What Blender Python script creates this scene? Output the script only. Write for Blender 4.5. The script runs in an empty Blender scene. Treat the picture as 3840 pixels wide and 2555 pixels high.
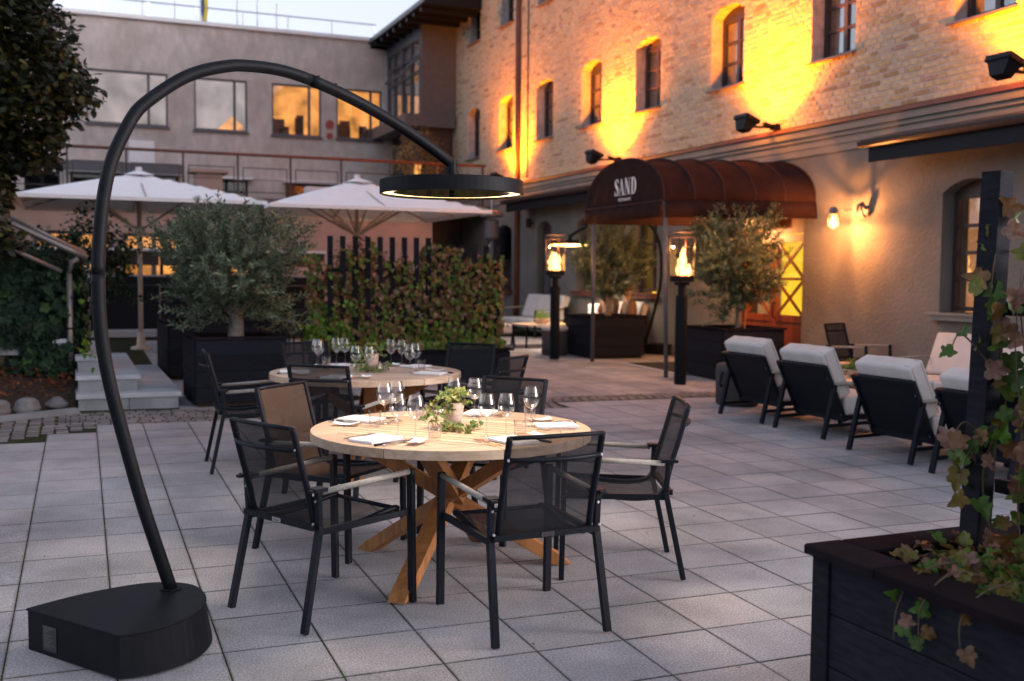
import bpy, bmesh, math, random
import numpy as np
from mathutils import Vector, Matrix, Euler
from math import sin, cos, pi, radians as R_

random.seed(7); RNG = np.random.default_rng(11)
sc = bpy.context.scene
COL = sc.collection

# ------------------------------------------------------------------ camera
def gz(x, y):                      # the courtyard rises gently away from the camera
    return -0.00605 * x + 0.01981 * y

CAMZ = 1.6003
cd = bpy.data.cameras.new('camera'); cam = bpy.data.objects.new('camera', cd); COL.objects.link(cam)
_a = Vector(((270 - 1920) / 3936., (1020 - 1277.5) / 3936., 1)); _b = Vector(((1270 - 1920) / 3936., (1028 - 1277.5) / 3936., 1))
_z = _a.cross(_b).normalized()
if _z.y > 0: _z = -_z
_y = _a.normalized(); _x = _y.cross(_z)
RW = Matrix((_x, _y, _z))          # world <- camera (x right, y down, z forward)
cm = Matrix(((RW[0][0], -RW[0][1], -RW[0][2]), (RW[1][0], -RW[1][1], -RW[1][2]), (RW[2][0], -RW[2][1], -RW[2][2])))
cam.matrix_world = Matrix.Translation((0, 0, CAMZ)) @ cm.to_4x4()
cd.sensor_width = 36; cd.lens = 36.9; cd.clip_end = 900; cd.clip_start = .05
cd.dof.use_dof = True; cd.dof.focus_distance = 5.0; cd.dof.aperture_fstop = 2.2; cd.dof.aperture_blades = 9
sc.camera = cam

# ------------------------------------------------------------------ world, sun, exposure
w = bpy.data.worlds.new('World'); sc.world = w; w.use_nodes = True
nt = w.node_tree; nt.nodes.clear()
SUN_EL, SUN_ROT = 11.0, 120.0
sky = nt.nodes.new('ShaderNodeTexSky'); sky.sky_type = 'NISHITA'; sky.sun_disc = False
sky.sun_elevation = R_(SUN_EL); sky.sun_rotation = R_(SUN_ROT); sky.dust_density = 3.0; sky.air_density = 1.0; sky.ozone_density = 1.5
hs = nt.nodes.new('ShaderNodeHueSaturation'); hs.inputs['Saturation'].default_value = .34
tint = nt.nodes.new('ShaderNodeMix'); tint.data_type = 'RGBA'; tint.blend_type = 'MULTIPLY'; tint.inputs[0].default_value = 1
tint.inputs[7].default_value = (1.0, .985, 1.085, 1)
bg = nt.nodes.new('ShaderNodeBackground'); bg.inputs[1].default_value = .15
wo = nt.nodes.new('ShaderNodeOutputWorld')
nt.links.new(sky.outputs[0], hs.inputs['Color']); nt.links.new(hs.outputs[0], tint.inputs[6])
nt.links.new(tint.outputs[2], bg.inputs[0]); nt.links.new(bg.outputs[0], wo.inputs[0])
sl = bpy.data.lights.new('sun', 'SUN'); sl.energy = .12; sl.angle = R_(25); sl.color = (1, .86, .8)
so = bpy.data.objects.new('sun', sl); COL.objects.link(so)
so.rotation_euler = Euler((R_(90 - SUN_EL), 0, R_(180 - SUN_ROT)), 'XYZ'); so.location = (0, 0, 30)
sc.view_settings.view_transform = 'Standard'; sc.view_settings.look = 'None'; sc.view_settings.exposure = 1.5
sc.view_settings.gamma = 1; sc.view_settings.use_curve_mapping = False
sc.cycles.max_bounces = 7; sc.cycles.transparent_max_bounces = 14; sc.cycles.sample_clamp_indirect = 4

# ------------------------------------------------------------------ materials
MATS = {}
def newmat(name):
    m = bpy.data.materials.new(name); m.use_nodes = True
    n = m.node_tree; b = n.nodes['Principled BSDF']; MATS[name] = m
    return m, n, b

def M(name, col, rough=.6, metal=0., var=.12, scale=6., bump=0., bscale=80., spec=.4, var2=0., rnd=0., stretch=(1, 1, 1), coat=0, dirt=None, dscale=1.5):
    m, n, b = newmat(name); L = n.links
    tc = n.nodes.new('ShaderNodeTexCoord'); mp = n.nodes.new('ShaderNodeMapping'); mp.inputs['Scale'].default_value = stretch
    L.new(tc.outputs['Object'], mp.inputs[0])
    nz = n.nodes.new('ShaderNodeTexNoise'); nz.inputs['Scale'].default_value = scale; nz.inputs['Detail'].default_value = 6
    L.new(mp.outputs[0], nz.inputs['Vector'])
    cr = n.nodes.new('ShaderNodeValToRGB'); cr.color_ramp.elements[0].position = .3; cr.color_ramp.elements[1].position = .7
    cr.color_ramp.elements[0].color = (*[c * (1 - var) for c in col], 1); cr.color_ramp.elements[1].color = (*[min(1, c * (1 + var)) for c in col], 1)
    L.new(nz.outputs[0], cr.inputs[0]); out = cr.outputs[0]
    if dirt:
        n2 = n.nodes.new('ShaderNodeTexNoise'); n2.inputs['Scale'].default_value = dscale; n2.inputs['Detail'].default_value = 8; n2.inputs['Roughness'].default_value = .65
        L.new(tc.outputs['Object'], n2.inputs['Vector'])
        c2 = n.nodes.new('ShaderNodeValToRGB'); c2.color_ramp.elements[0].position = .45; c2.color_ramp.elements[1].position = .68
        c2.color_ramp.elements[0].color = (0, 0, 0, 1); c2.color_ramp.elements[1].color = (.8, .8, .8, 1)
        L.new(n2.outputs[0], c2.inputs[0])
        mx = n.nodes.new('ShaderNodeMix'); mx.data_type = 'RGBA'; mx.inputs[7].default_value = (*dirt, 1)
        L.new(c2.outputs[0], mx.inputs[0]); L.new(out, mx.inputs[6]); out = mx.outputs[2]
    if rnd:
        v = rand_value(n)
        mr = n.nodes.new('ShaderNodeMapRange'); mr.inputs[3].default_value = 1 - rnd; mr.inputs[4].default_value = 1 + rnd
        L.new(v, mr.inputs[0])
        hv = n.nodes.new('ShaderNodeHueSaturation'); L.new(mr.outputs[0], hv.inputs['Value']); L.new(out, hv.inputs['Color']); out = hv.outputs[0]
    L.new(out, b.inputs['Base Color'])
    b.inputs['Roughness'].default_value = rough; b.inputs['Metallic'].default_value = metal; b.inputs['Specular IOR Level'].default_value = spec
    if coat: b.inputs['Coat Weight'].default_value = coat
    if bump:
        n3 = n.nodes.new('ShaderNodeTexNoise'); n3.inputs['Scale'].default_value = bscale; n3.inputs['Detail'].default_value = 4
        L.new(mp.outputs[0], n3.inputs['Vector'])
        bp = n.nodes.new('ShaderNodeBump'); bp.inputs['Strength'].default_value = bump; bp.inputs['Distance'].default_value = .01
        L.new(n3.outputs[0], bp.inputs['Height']); L.new(bp.outputs[0], b.inputs['Normal'])
    return m

def rand_value(n):                 # one random number per piece, whether it is an object or an island of a joined mesh
    L = n.links
    oi = n.nodes.new('ShaderNodeObjectInfo'); ge = n.nodes.new('ShaderNodeNewGeometry')
    a = n.nodes.new('ShaderNodeMath'); a.operation = 'ADD'; L.new(oi.outputs['Random'], a.inputs[0]); L.new(ge.outputs['Random Per Island'], a.inputs[1])
    f = n.nodes.new('ShaderNodeMath'); f.operation = 'FRACT'; L.new(a.outputs[0], f.inputs[0])
    return f.outputs[0]

def ramp_mat(name, stops, rough=.8, bump=0, bscale=40, noise=.25, nscale=20, trans=0., spec=.3, stain=0.):
    """colour picked per piece from a ramp of real colours, with grain"""
    m, n, b = newmat(name); L = n.links
    v = rand_value(n)
    cr = n.nodes.new('ShaderNodeValToRGB'); el = cr.color_ramp.elements
    while len(el) < len(stops): el.new(.5)
    for e, (p, c) in zip(el, stops): e.position = p; e.color = (*c, 1)
    L.new(v, cr.inputs[0])
    tc = n.nodes.new('ShaderNodeTexCoord'); nz = n.nodes.new('ShaderNodeTexNoise'); nz.inputs['Scale'].default_value = nscale; nz.inputs['Detail'].default_value = 6
    L.new(tc.outputs['Object'], nz.inputs['Vector'])
    mr = n.nodes.new('ShaderNodeMapRange'); mr.inputs[1].default_value = .3; mr.inputs[2].default_value = .7
    mr.inputs[3].default_value = 1 - noise; mr.inputs[4].default_value = 1 + noise; L.new(nz.outputs[0], mr.inputs[0])
    hv = n.nodes.new('ShaderNodeHueSaturation'); L.new(mr.outputs[0], hv.inputs['Value']); L.new(cr.outputs[0], hv.inputs['Color'])
    if stain:                       # broad weathering that runs across the pieces, in place coordinates
        ge = n.nodes.new('ShaderNodeNewGeometry'); n4 = n.nodes.new('ShaderNodeTexNoise'); n4.inputs['Scale'].default_value = 1.3; n4.inputs['Detail'].default_value = 9; n4.inputs['Roughness'].default_value = .62
        L.new(ge.outputs['Position'], n4.inputs['Vector']); m4 = n.nodes.new('ShaderNodeMapRange'); m4.inputs[1].default_value = .32; m4.inputs[2].default_value = .68
        m4.inputs[3].default_value = 1 - stain; m4.inputs[4].default_value = 1 + stain; L.new(n4.outputs[0], m4.inputs[0])
        h4 = n.nodes.new('ShaderNodeHueSaturation'); L.new(m4.outputs[0], h4.inputs['Value']); L.new(hv.outputs[0], h4.inputs['Color']); hv = h4
        # dirt that collects along the slab edges: distance to the nearest joint of the 0.4 m laying grid
        mp = n.nodes.new('ShaderNodeMapping'); mp.vector_type = 'TEXTURE'; mp.inputs['Location'].default_value = (-.257, 5.454, 0); mp.inputs['Rotation'].default_value = (0, 0, math.atan2(-.0032, .4)); mp.inputs['Scale'].default_value = (.4, .4, .4)
        L.new(ge.outputs['Position'], mp.inputs[0]); sx = n.nodes.new('ShaderNodeSeparateXYZ'); L.new(mp.outputs[0], sx.inputs[0]); ds = []
        for q in (0, 1):
            pp = n.nodes.new('ShaderNodeMath'); pp.operation = 'PINGPONG'; pp.inputs[1].default_value = .5; L.new(sx.outputs[q], pp.inputs[0]); ds.append(pp)
        mn = n.nodes.new('ShaderNodeMath'); mn.operation = 'MINIMUM'; L.new(ds[0].outputs[0], mn.inputs[0]); L.new(ds[1].outputs[0], mn.inputs[1])
        wob = n.nodes.new('ShaderNodeTexNoise'); wob.inputs['Scale'].default_value = 9; wob.inputs['Detail'].default_value = 6; L.new(ge.outputs['Position'], wob.inputs['Vector'])
        wm = n.nodes.new('ShaderNodeMapRange'); wm.inputs[1].default_value = .35; wm.inputs[2].default_value = .65; wm.inputs[3].default_value = .022; wm.inputs[4].default_value = .050; L.new(wob.outputs[0], wm.inputs[0])
        em = n.nodes.new('ShaderNodeMapRange'); em.inputs[1].default_value = .012; L.new(wm.outputs[0], em.inputs[2]); em.inputs[3].default_value = .68; em.inputs[4].default_value = 1; L.new(mn.outputs[0], em.inputs[0])
        h5 = n.nodes.new('ShaderNodeHueSaturation'); L.new(em.outputs[0], h5.inputs['Value']); L.new(hv.outputs[0], h5.inputs['Color']); hv = h5
    L.new(hv.outputs[0], b.inputs['Base Color']); b.inputs['Roughness'].default_value = rough; b.inputs['Specular IOR Level'].default_value = spec
    if bump:
        n3 = n.nodes.new('ShaderNodeTexNoise'); n3.inputs['Scale'].default_value = bscale; n3.inputs['Detail'].default_value = 5
        L.new(tc.outputs['Object'], n3.inputs['Vector'])
        bp = n.nodes.new('ShaderNodeBump'); bp.inputs['Strength'].default_value = bump; bp.inputs['Distance'].default_value = .02
        L.new(n3.outputs[0], bp.inputs['Height']); L.new(bp.outputs[0], b.inputs['Normal'])
    if trans:
        t = n.nodes.new('ShaderNodeBsdfTranslucent'); L.new(hv.outputs[0], t.inputs[0])
        mx = n.nodes.new('ShaderNodeMixShader'); mx.inputs[0].default_value = trans
        L.new(b.outputs[0], mx.inputs[1]); L.new(t.outputs[0], mx.inputs[2]); L.new(mx.outputs[0], n.nodes['Material Output'].inputs[0])
    return m

def emit_mat(name, col, strength, var=0., scale=3.):
    strength *= .27
    m, n, b = newmat(name); L = n.links
    e = n.nodes.new('ShaderNodeEmission'); e.inputs[0].default_value = (*col, 1); e.inputs[1].default_value = strength
    if var:
        tc = n.nodes.new('ShaderNodeTexCoord'); nz = n.nodes.new('ShaderNodeTexNoise'); nz.inputs['Scale'].default_value = scale; nz.inputs['Detail'].default_value = 3
        L.new(tc.outputs['Object'], nz.inputs['Vector'])
        mr = n.nodes.new('ShaderNodeMapRange'); mr.inputs[1].default_value = .35; mr.inputs[2].default_value = .65
        mr.inputs[3].default_value = strength * (1 - var); mr.inputs[4].default_value = strength * (1 + var); L.new(nz.outputs[0], mr.inputs[0]); L.new(mr.outputs[0], e.inputs[1])
    L.new(e.outputs[0], n.nodes['Material Output'].inputs[0])
    return m

def glass_mat(name, tintc=(1, 1, 1), base=.04, edge=.75, rough=.02):
    """thin clear glass: reflects more at grazing angles, lets the rest through"""
    m, n, b = newmat(name); L = n.links
    lw = n.nodes.new('ShaderNodeLayerWeight'); lw.inputs[0].default_value = .35
    mr = n.nodes.new('ShaderNodeMapRange'); mr.inputs[3].default_value = base; mr.inputs[4].default_value = edge; L.new(lw.outputs['Facing'], mr.inputs[0])
    pw = n.nodes.new('ShaderNodeMath'); pw.operation = 'POWER'; pw.inputs[1].default_value = 1.35; L.new(mr.outputs[0], pw.inputs[0])
    t = n.nodes.new('ShaderNodeBsdfTransparent'); t.inputs[0].default_value = (*tintc, 1)
    g = n.nodes.new('ShaderNodeBsdfGlossy'); g.inputs['Roughness'].default_value = rough
    mx = n.nodes.new('ShaderNodeMixShader'); L.new(pw.outputs[0], mx.inputs[0]); L.new(t.outputs[0], mx.inputs[1]); L.new(g.outputs[0], mx.inputs[2])
    L.new(mx.outputs[0], n.nodes['Material Output'].inputs[0])
    return m

def fabric_mat(name, col, alpha):
    """open weave sling fabric"""
    m, n, b = newmat(name); L = n.links
    b.inputs['Base Color'].default_value = (*col, 1); b.inputs['Roughness'].default_value = .75; b.inputs['Specular IOR Level'].default_value = .12
    tc = n.nodes.new('ShaderNodeTexCoord')
    wv = n.nodes.new('ShaderNodeTexNoise'); wv.inputs['Scale'].default_value = 260; L.new(tc.outputs['Object'], wv.inputs[0])
    wz = n.nodes.new('ShaderNodeTexNoise'); wz.inputs['Scale'].default_value = 7; L.new(tc.outputs['Object'], wz.inputs[0])
    ad = n.nodes.new('ShaderNodeMath'); ad.operation = 'ADD'; L.new(wv.outputs[0], ad.inputs[0]); L.new(wz.outputs[0], ad.inputs[1])
    mr = n.nodes.new('ShaderNodeMapRange'); mr.inputs[1].default_value = .6; mr.inputs[2].default_value = 1.4; mr.inputs[3].default_value = alpha - .08; mr.inputs[4].default_value = min(1, alpha + .08)
    L.new(ad.outputs[0], mr.inputs[0])
    t = n.nodes.new('ShaderNodeBsdfTransparent'); mx = n.nodes.new('ShaderNodeMixShader'); L.new(mr.outputs[0], mx.inputs[0])
    L.new(t.outputs[0], mx.inputs[1]); L.new(b.outputs[0], mx.inputs[2]); L.new(mx.outputs[0], n.nodes['Material Output'].inputs[0])
    return m

def wood_mat(name, c1, c2, rough=.45, scale=14, axis='X', rnd=.12, coat=0):
    m, n, b = newmat(name); L = n.links
    tc = n.nodes.new('ShaderNodeTexCoord'); mp = n.nodes.new('ShaderNodeMapping')
    mp.inputs['Scale'].default_value = {'X': (1, 9, 9), 'Y': (9, 1, 9), 'Z': (9, 9, 1)}[axis]
    L.new(tc.outputs['Object'], mp.inputs[0])
    nz = n.nodes.new('ShaderNodeTexNoise'); nz.inputs['Scale'].default_value = scale / 4; nz.inputs['Detail'].default_value = 9; nz.inputs['Distortion'].default_value = .6
    L.new(mp.outputs[0], nz.inputs['Vector'])
    cr = n.nodes.new('ShaderNodeValToRGB'); cr.color_ramp.elements[0].position = .3; cr.color_ramp.elements[1].position = .72
    cr.color_ramp.elements[0].color = (*c1, 1); cr.color_ramp.elements[1].color = (*c2, 1); L.new(nz.outputs[0], cr.inputs[0])
    v = rand_value(n); mr = n.nodes.new('ShaderNodeMapRange'); mr.inputs[3].default_value = 1 - rnd; mr.inputs[4].default_value = 1 + rnd; L.new(v, mr.inputs[0])
    hv = n.nodes.new('ShaderNodeHueSaturation'); L.new(mr.outputs[0], hv.inputs['Value']); L.new(cr.outputs[0], hv.inputs['Color'])
    L.new(hv.outputs[0], b.inputs['Base Color']); b.inputs['Roughness'].default_value = rough
    if coat: b.inputs['Coat Weight'].default_value = coat
    return m

m_joint = M('joint_moss', (.030, .032, .020), .98, var=.5, scale=5, dirt=(.045, .058, .018), dscale=2.2, spec=.05)
m_slab = ramp_mat('paving_concrete', [(0, (.28, .28, .295)), (.4, (.335, .33, .345)), (.75, (.37, .35, .36)), (1, (.30, .305, .335))], .85, bump=.5, bscale=200, noise=.42, nscale=120, stain=.32, spec=.2)
m_sett = ramp_mat('sett_stone', [(0, (.13, .12, .13)), (.5, (.2, .18, .18)), (1, (.26, .22, .21))], .8, bump=.4, bscale=30)
m_brick = ramp_mat('yellow_brick', [(0, (.28, .19, .10)), (.04, (.36, .25, .13)), (.11, (.44, .32, .18)), (.35, (.50, .38, .22)), (.6, (.55, .43, .27)), (.8, (.50, .41, .27)), (.93, (.43, .36, .26)), (.975, (.42, .29, .22)), (1, (.36, .23, .17))], .9, bump=.6, bscale=28, noise=.2, nscale=26)
m_mortar = M('mortar', (.46, .40, .38), .95, var=.25, scale=9, bump=.5, bscale=40)
m_render = M('grey_render', (.170, .160, .145), .94, var=.12, scale=1.6, bump=1, bscale=22, dirt=(.115, .107, .097), dscale=.9)
m_render2 = M('render_moulding', (.23, .212, .19), .9, var=.12, scale=2, bump=.3, bscale=60)
m_trim = M('red_trim', (.15, .055, .04), .5, var=.25, scale=4)
m_frame = M('window_frame_brown', (.045, .028, .027), .4, var=.15)
m_sill = M('sill_metal', (.13, .085, .08), .45, var=.15)
m_facade = M('roughcast_facade', (.50, .455, .435), .94, var=.16, scale=5, bump=1, bscale=9, dirt=(.37, .32, .29), dscale=1.0, stretch=(1, 1, .45))
m_terr = M('terrace_render', (.44, .32, .275), .92, var=.14, scale=2.0, bump=.4, bscale=20, dirt=(.33, .235, .20), dscale=1.0)
m_greyframe = M('grey_frame', (.085, .085, .10), .45)
m_white = M('white_paint', (.72, .72, .74), .5, var=.05)
m_black = M('black_powder_metal', (.0065, .008, .0135), .5, var=.2, scale=30, spec=.16)
m_blackb = M('lamp_black_metal', (.0055, .0065, .0095), .55, var=.25, scale=12, spec=.13)
m_planter = M('planter_black_wood', (.0105, .0115, .0175), .75, var=.35, scale=10, stretch=(1, 1, 6), rnd=.25, spec=.12)
m_planterc = M('planter_cap', (.014, .011, .014), .95, var=.3, scale=5, rnd=.15, dirt=(.016, .011, .013), dscale=2.5, spec=.02)
m_rope = M('grey_rope', (.30, .275, .25), .7, var=.15, scale=60, bump=.5, bscale=250)
m_sling = fabric_mat('dark_sling', (.014, .0145, .019), .82)
m_slingb = fabric_mat('brown_sling', (.055, .036, .028), .9)
m_steel = M('steel', (.55, .55, .56), .25, metal=1, var=.05)
m_cut = M('cutlery_steel', (.62, .60, .58), .2, metal=1, var=.04)
m_teak = wood_mat('teak', (.20, .075, .02), (.36, .15, .045), .5, axis='Z')
m_top = wood_mat('teak_top', (.42, .285, .185), (.60, .45, .33), .5, axis='X', rnd=.24)
m_rim = wood_mat('teak_rim', (.38, .19, .09), (.56, .32, .17), .5, axis='X', rnd=.08)
m_linen = M('white_linen', (.80, .79, .80), .85, var=.03, bump=.15, bscale=300)
m_china = M('white_china', (.80, .79, .77), .15, var=.02, coat=.5)
m_glass = glass_mat('clear_glass', (.94, .94, .94), .10, .98)
m_tumbler = glass_mat('tumbler_glass', (.95, .95, .95), .07, .7, .06)
m_pane = glass_mat('window_pane', (.8, .8, .82), .10, .9)
m_terra = M('whitewashed_terracotta', (.62, .47, .38), .85, var=.2, scale=9, bump=.2, stretch=(1, 1, 5), dirt=(.30, .2, .17), dscale=9)
m_cushion = M('cream_cushion', (.56, .53, .51), .9, var=.08, scale=5, bump=.35, bscale=120)
m_awn = M('maroon_canvas', (.030, .0145, .0135), .95, var=.15, scale=5, bump=.5, bscale=7, spec=.05)
m_awnpipe = M('awning_piping', (.05, .025, .025), .8, spec=.1)
m_parasol = M('parasol_canvas', (.84, .84, .86), .9, var=.03)
m_pole_beige = M('parasol_pole', (.40, .33, .27), .5)
m_redwood = M('red_door_wood', (.20, .045, .018), .4, var=.3, scale=6, stretch=(4, 4, .6))
m_bark = M('bark', (.10, .075, .055), .95, var=.35, scale=18, bump=.7, bscale=40)
m_trunkp = M('olive_bark', (.19, .165, .14), .95, var=.3, scale=18, bump=.6, bscale=30)
m_soil = M('bark_mulch', (.045, .026, .018), .98, var=.6, scale=30, bump=1, bscale=60)
m_stone = M('border_stone', (.15, .14, .14), .85, var=.3, scale=6, bump=.5, bscale=10, rnd=.25)
m_concrete = M('step_concrete', (.24, .25, .26), .8, var=.15, scale=4, bump=.2, bscale=80, dirt=(.17, .18, .19), dscale=3)
m_conctop = M('step_slab', (.37, .38, .41), .8, var=.1, scale=3, bump=.2, bscale=120, rnd=.08)
m_olive = ramp_mat('olive_leaf', [(0, (.045, .075, .04)), (.5, (.10, .145, .085)), (.85, (.17, .215, .13)), (1, (.27, .30, .20))], .6, noise=.15, trans=.25, spec=.3)
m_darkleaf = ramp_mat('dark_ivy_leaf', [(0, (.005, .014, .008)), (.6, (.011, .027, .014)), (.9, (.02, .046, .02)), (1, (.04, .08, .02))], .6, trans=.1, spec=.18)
m_hedge = ramp_mat('autumn_ivy_leaf', [(0, (.06, .12, .016)), (.25, (.11, .16, .02)), (.42, (.15, .12, .025)), (.58, (.15, .06, .022)), (.76, (.19, .085, .06)), (.90, (.25, .19, .06)), (1, (.33, .21, .16))], .55, trans=.2, spec=.35)
m_greenivy = ramp_mat('green_ivy_leaf', [(0, (.07, .15, .012)), (.5, (.13, .25, .02)), (.8, (.19, .29, .035)), (1, (.22, .15, .06))], .5, trans=.25, spec=.4)
m_tableivy = ramp_mat('table_ivy_leaf', [(0, (.06, .12, .02)), (.5, (.13, .19, .04)), (.8, (.24, .25, .07)), (1, (.28, .2, .09))], .5, trans=.25, spec=.4)
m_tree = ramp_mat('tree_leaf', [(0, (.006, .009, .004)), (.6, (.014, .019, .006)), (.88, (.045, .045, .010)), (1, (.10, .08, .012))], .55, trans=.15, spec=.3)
m_orange = ramp_mat('autumn_leaf', [(0, (.30, .17, .05)), (.6, (.4, .26, .1)), (1, (.5, .36, .18))], .6, trans=.5)
m_redbush = ramp_mat('copper_leaf', [(0, (.10, .028, .01)), (.6, (.18, .05, .018)), (1, (.24, .08, .03))], .6, trans=.25)
m_vine = M('vine_stem', (.085, .055, .035), .85, var=.3, scale=30)
m_lit_o = emit_mat('lit_room_orange', (1.0, .40, .09), 1.7, .5, 2.2)
m_lit_y = emit_mat('lit_room_yellow', (1.0, .58, .03), 3.6, .12, 1.5)
m_lit_d = emit_mat('dim_room', (1.0, .42, .15), .9, .5, 1.5)
m_pane_glow = emit_mat('pale_pane_glow', (.62, .50, .46), 1.1, .4, 1.2)  # self-lit colour; in the left facade windows it imitates reflected sky
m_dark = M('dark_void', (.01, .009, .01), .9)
m_curtain = M('pale_curtain', (.55, .52, .5), .9, var=.1, stretch=(12, 12, 1), scale=3)
m_bulb = emit_mat('bulb_glow', (1.0, .62, .25), 22)
m_led = emit_mat('led_ring', (1.0, .62, .27), 9)
m_ledfar = emit_mat('led_ring_far', (1.0, .55, .16), 26)
m_flame = emit_mat('flame', (1.0, .40, .07), 9.0, .6, 9)
m_spotface = emit_mat('spot_lens', (1.0, .45, .08), 15)
m_mat = M('door_mat', (.02, .02, .022), .95, var=.3, scale=40, bump=.5, bscale=200)
m_skin = M('skin', (.50, .27, .19), .55, var=.05)
m_hair = M('blond_hair', (.36, .20, .10), .6, var=.2, scale=30, stretch=(6, 6, 1))
m_cloth = M('brown_clothes', (.22, .13, .09), .85, var=.15)
m_cloth2 = M('dark_clothes', (.05, .045, .05), .85)

# ------------------------------------------------------------------ mesh builder
class MB:
    def __init__(s): s.v = []; s.f = []
    def add(s, vs, fs):
        o = len(s.v); s.v += [tuple(v) for v in vs]; s.f += [tuple(i + o for i in f) for f in fs]; return s
    def box(s, x0, x1, y0, y1, z0, z1, mat=None):
        vs = [Vector(p) for p in ((x0, y0, z0), (x1, y0, z0), (x1, y1, z0), (x0, y1, z0), (x0, y0, z1), (x1, y0, z1), (x1, y1, z1), (x0, y1, z1))]
        if mat is not None: vs = [mat @ v for v in vs]
        return s.add(vs, [(0, 3, 2, 1), (4, 5, 6, 7), (0, 1, 5, 4), (1, 2, 6, 5), (2, 3, 7, 6), (3, 0, 4, 7)])
    def bbox(s, x0, x1, y0, y1, z0, z1, b=.006, mat=None):     # box with bevelled top edges and corners
        vs = []
        for z, i in ((z0, 0), (z1 - b, 0), (z1, b)):
            vs += [(x0 + i + b, y0 + i, z), (x1 - i - b, y0 + i, z), (x1 - i, y0 + i + b, z), (x1 - i, y1 - i - b, z), (x1 - i - b, y1 - i, z), (x0 + i + b, y1 - i, z), (x0 + i, y1 - i - b, z), (x0 + i, y0 + i + b, z)]
        if mat is not None: vs = [mat @ Vector(v) for v in vs]
        fs = [tuple(reversed(range(8))), tuple(range(16, 24))]
        for k in (0, 8):
            for i in range(8): fs.append((k + i, k + (i + 1) % 8, k + 8 + (i + 1) % 8, k + 8 + i))
        return s.add(vs, fs)
    def beam(s, a, b, w, d=None, up=(0, 0, 1)):
        a, b = Vector(a), Vector(b); d = w if d is None else d
        t = (b - a).normalized(); u = Vector(up)
        if abs(t.dot(u)) > .98: u = Vector((0, 1, 0))
        x = t.cross(u).normalized(); y = x.cross(t)
        q = [x * w / 2 + y * d / 2, -x * w / 2 + y * d / 2, -x * w / 2 - y * d / 2, x * w / 2 - y * d / 2]
        return s.add([a + k for k in q] + [b + k for k in q], [(3, 2, 1, 0), (4, 5, 6, 7), (0, 1, 5, 4), (1, 2, 6, 5), (2, 3, 7, 6), (3, 0, 4, 7)])
    def tube(s, pts, r, n=8, cap=True):
        pts = [Vector(p) for p in pts]; o = len(s.v); rs = r if isinstance(r, (list, tuple)) else [r] * len(pts)
        prev = None; rings = []
        for i, p in enumerate(pts):
            t = (pts[min(i + 1, len(pts) - 1)] - pts[max(i - 1, 0)])
            t = t.normalized() if t.length > 1e-9 else Vector((0, 0, 1))
            if prev is None:
                u = Vector((0, 0, 1)) if abs(t.z) < .9 else Vector((1, 0, 0)); x = t.cross(u).normalized()
            else:
                x = (prev - t * prev.dot(t)); x = x.normalized() if x.length > 1e-6 else t.orthogonal().normalized()
            prev = x; y = t.cross(x)
            rings.append([p + (x * cos(2 * pi * k / n) + y * sin(2 * pi * k / n)) * rs[i] for k in range(n)])
        for q in rings: s.v += [tuple(v) for v in q]
        for i in range(len(pts) - 1):
            for k in range(n): s.f.append((o + i * n + k, o + i * n + (k + 1) % n, o + (i + 1) * n + (k + 1) % n, o + (i + 1) * n + k))
        if cap: s.f.append(tuple(o + k for k in reversed(range(n)))); s.f.append(tuple(o + (len(pts) - 1) * n + k for k in range(n)))
        return s
    def lathe(s, prof, n=24, c=(0, 0, 0)):
        o = len(s.v); rows = []
        for r, z in prof:
            if r < 1e-6: rows.append([len(s.v)]); s.v.append((c[0], c[1], c[2] + z))
            else:
                rows.append(list(range(len(s.v), len(s.v) + n)))
                s.v += [(c[0] + r * cos(2 * pi * k / n), c[1] + r * sin(2 * pi * k / n), c[2] + z) for k in range(n)]
        for a, b in zip(rows, rows[1:]):
            for k in range(n):
                if len(a) == 1 and len(b) == 1: continue
                if len(a) == 1: s.f.append((a[0], b[(k + 1) % n], b[k]))
                elif len(b) == 1: s.f.append((a[k], a[(k + 1) % n], b[0]))
                else: s.f.append((a[k], a[(k + 1) % n], b[(k + 1) % n], b[k]))
        return s
    def prism(s, poly, z0, z1, mat=None):
        n = len(poly); vs = [Vector((p[0], p[1], z0)) for p in poly] + [Vector((p[0], p[1], z1)) for p in poly]
        if mat is not None: vs = [mat @ v for v in vs]
        return s.add(vs, [tuple(reversed(range(n))), tuple(range(n, 2 * n))] + [(i, (i + 1) % n, n + (i + 1) % n, n + i) for i in range(n)])
    def grid(s, P):                # P[i][j] points
        o = len(s.v); ni, nj = len(P), len(P[0])
        for r in P: s.v += [tuple(p) for p in r]
        for i in range(ni - 1):
            for j in range(nj - 1): s.f.append((o + i * nj + j, o + i * nj + j + 1, o + (i + 1) * nj + j + 1, o + (i + 1) * nj + j))
        return s
    def mesh(s, name):
        me = bpy.data.meshes.new(name); me.from_pydata(s.v, [], s.f); me.update(); return me
    def build(s, name, mat, parent=None, smooth=False, bevel=0, solid=0, subs=0):
        return link(s.mesh(name), name, mat, parent, smooth, bevel, solid, subs)

def link(me, name, mat, parent=None, smooth=False, bevel=0, solid=0, subs=0):
    o = bpy.data.objects.new(name, me); COL.objects.link(o)
    if mat and not me.materials: me.materials.append(mat)
    if smooth:
        for p in me.polygons: p.use_smooth = True
    if parent: o.parent = parent
    if solid: md = o.modifiers.new('s', 'SOLIDIFY'); md.thickness = solid; md.offset = 0
    if bevel: md = o.modifiers.new('b', 'BEVEL'); md.width = bevel; md.segments = 2; md.limit_method = 'ANGLE'; md.angle_limit = R_(40)
    if subs: md = o.modifiers.new('u', 'SUBSURF'); md.levels = subs; md.render_levels = subs
    return o

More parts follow.
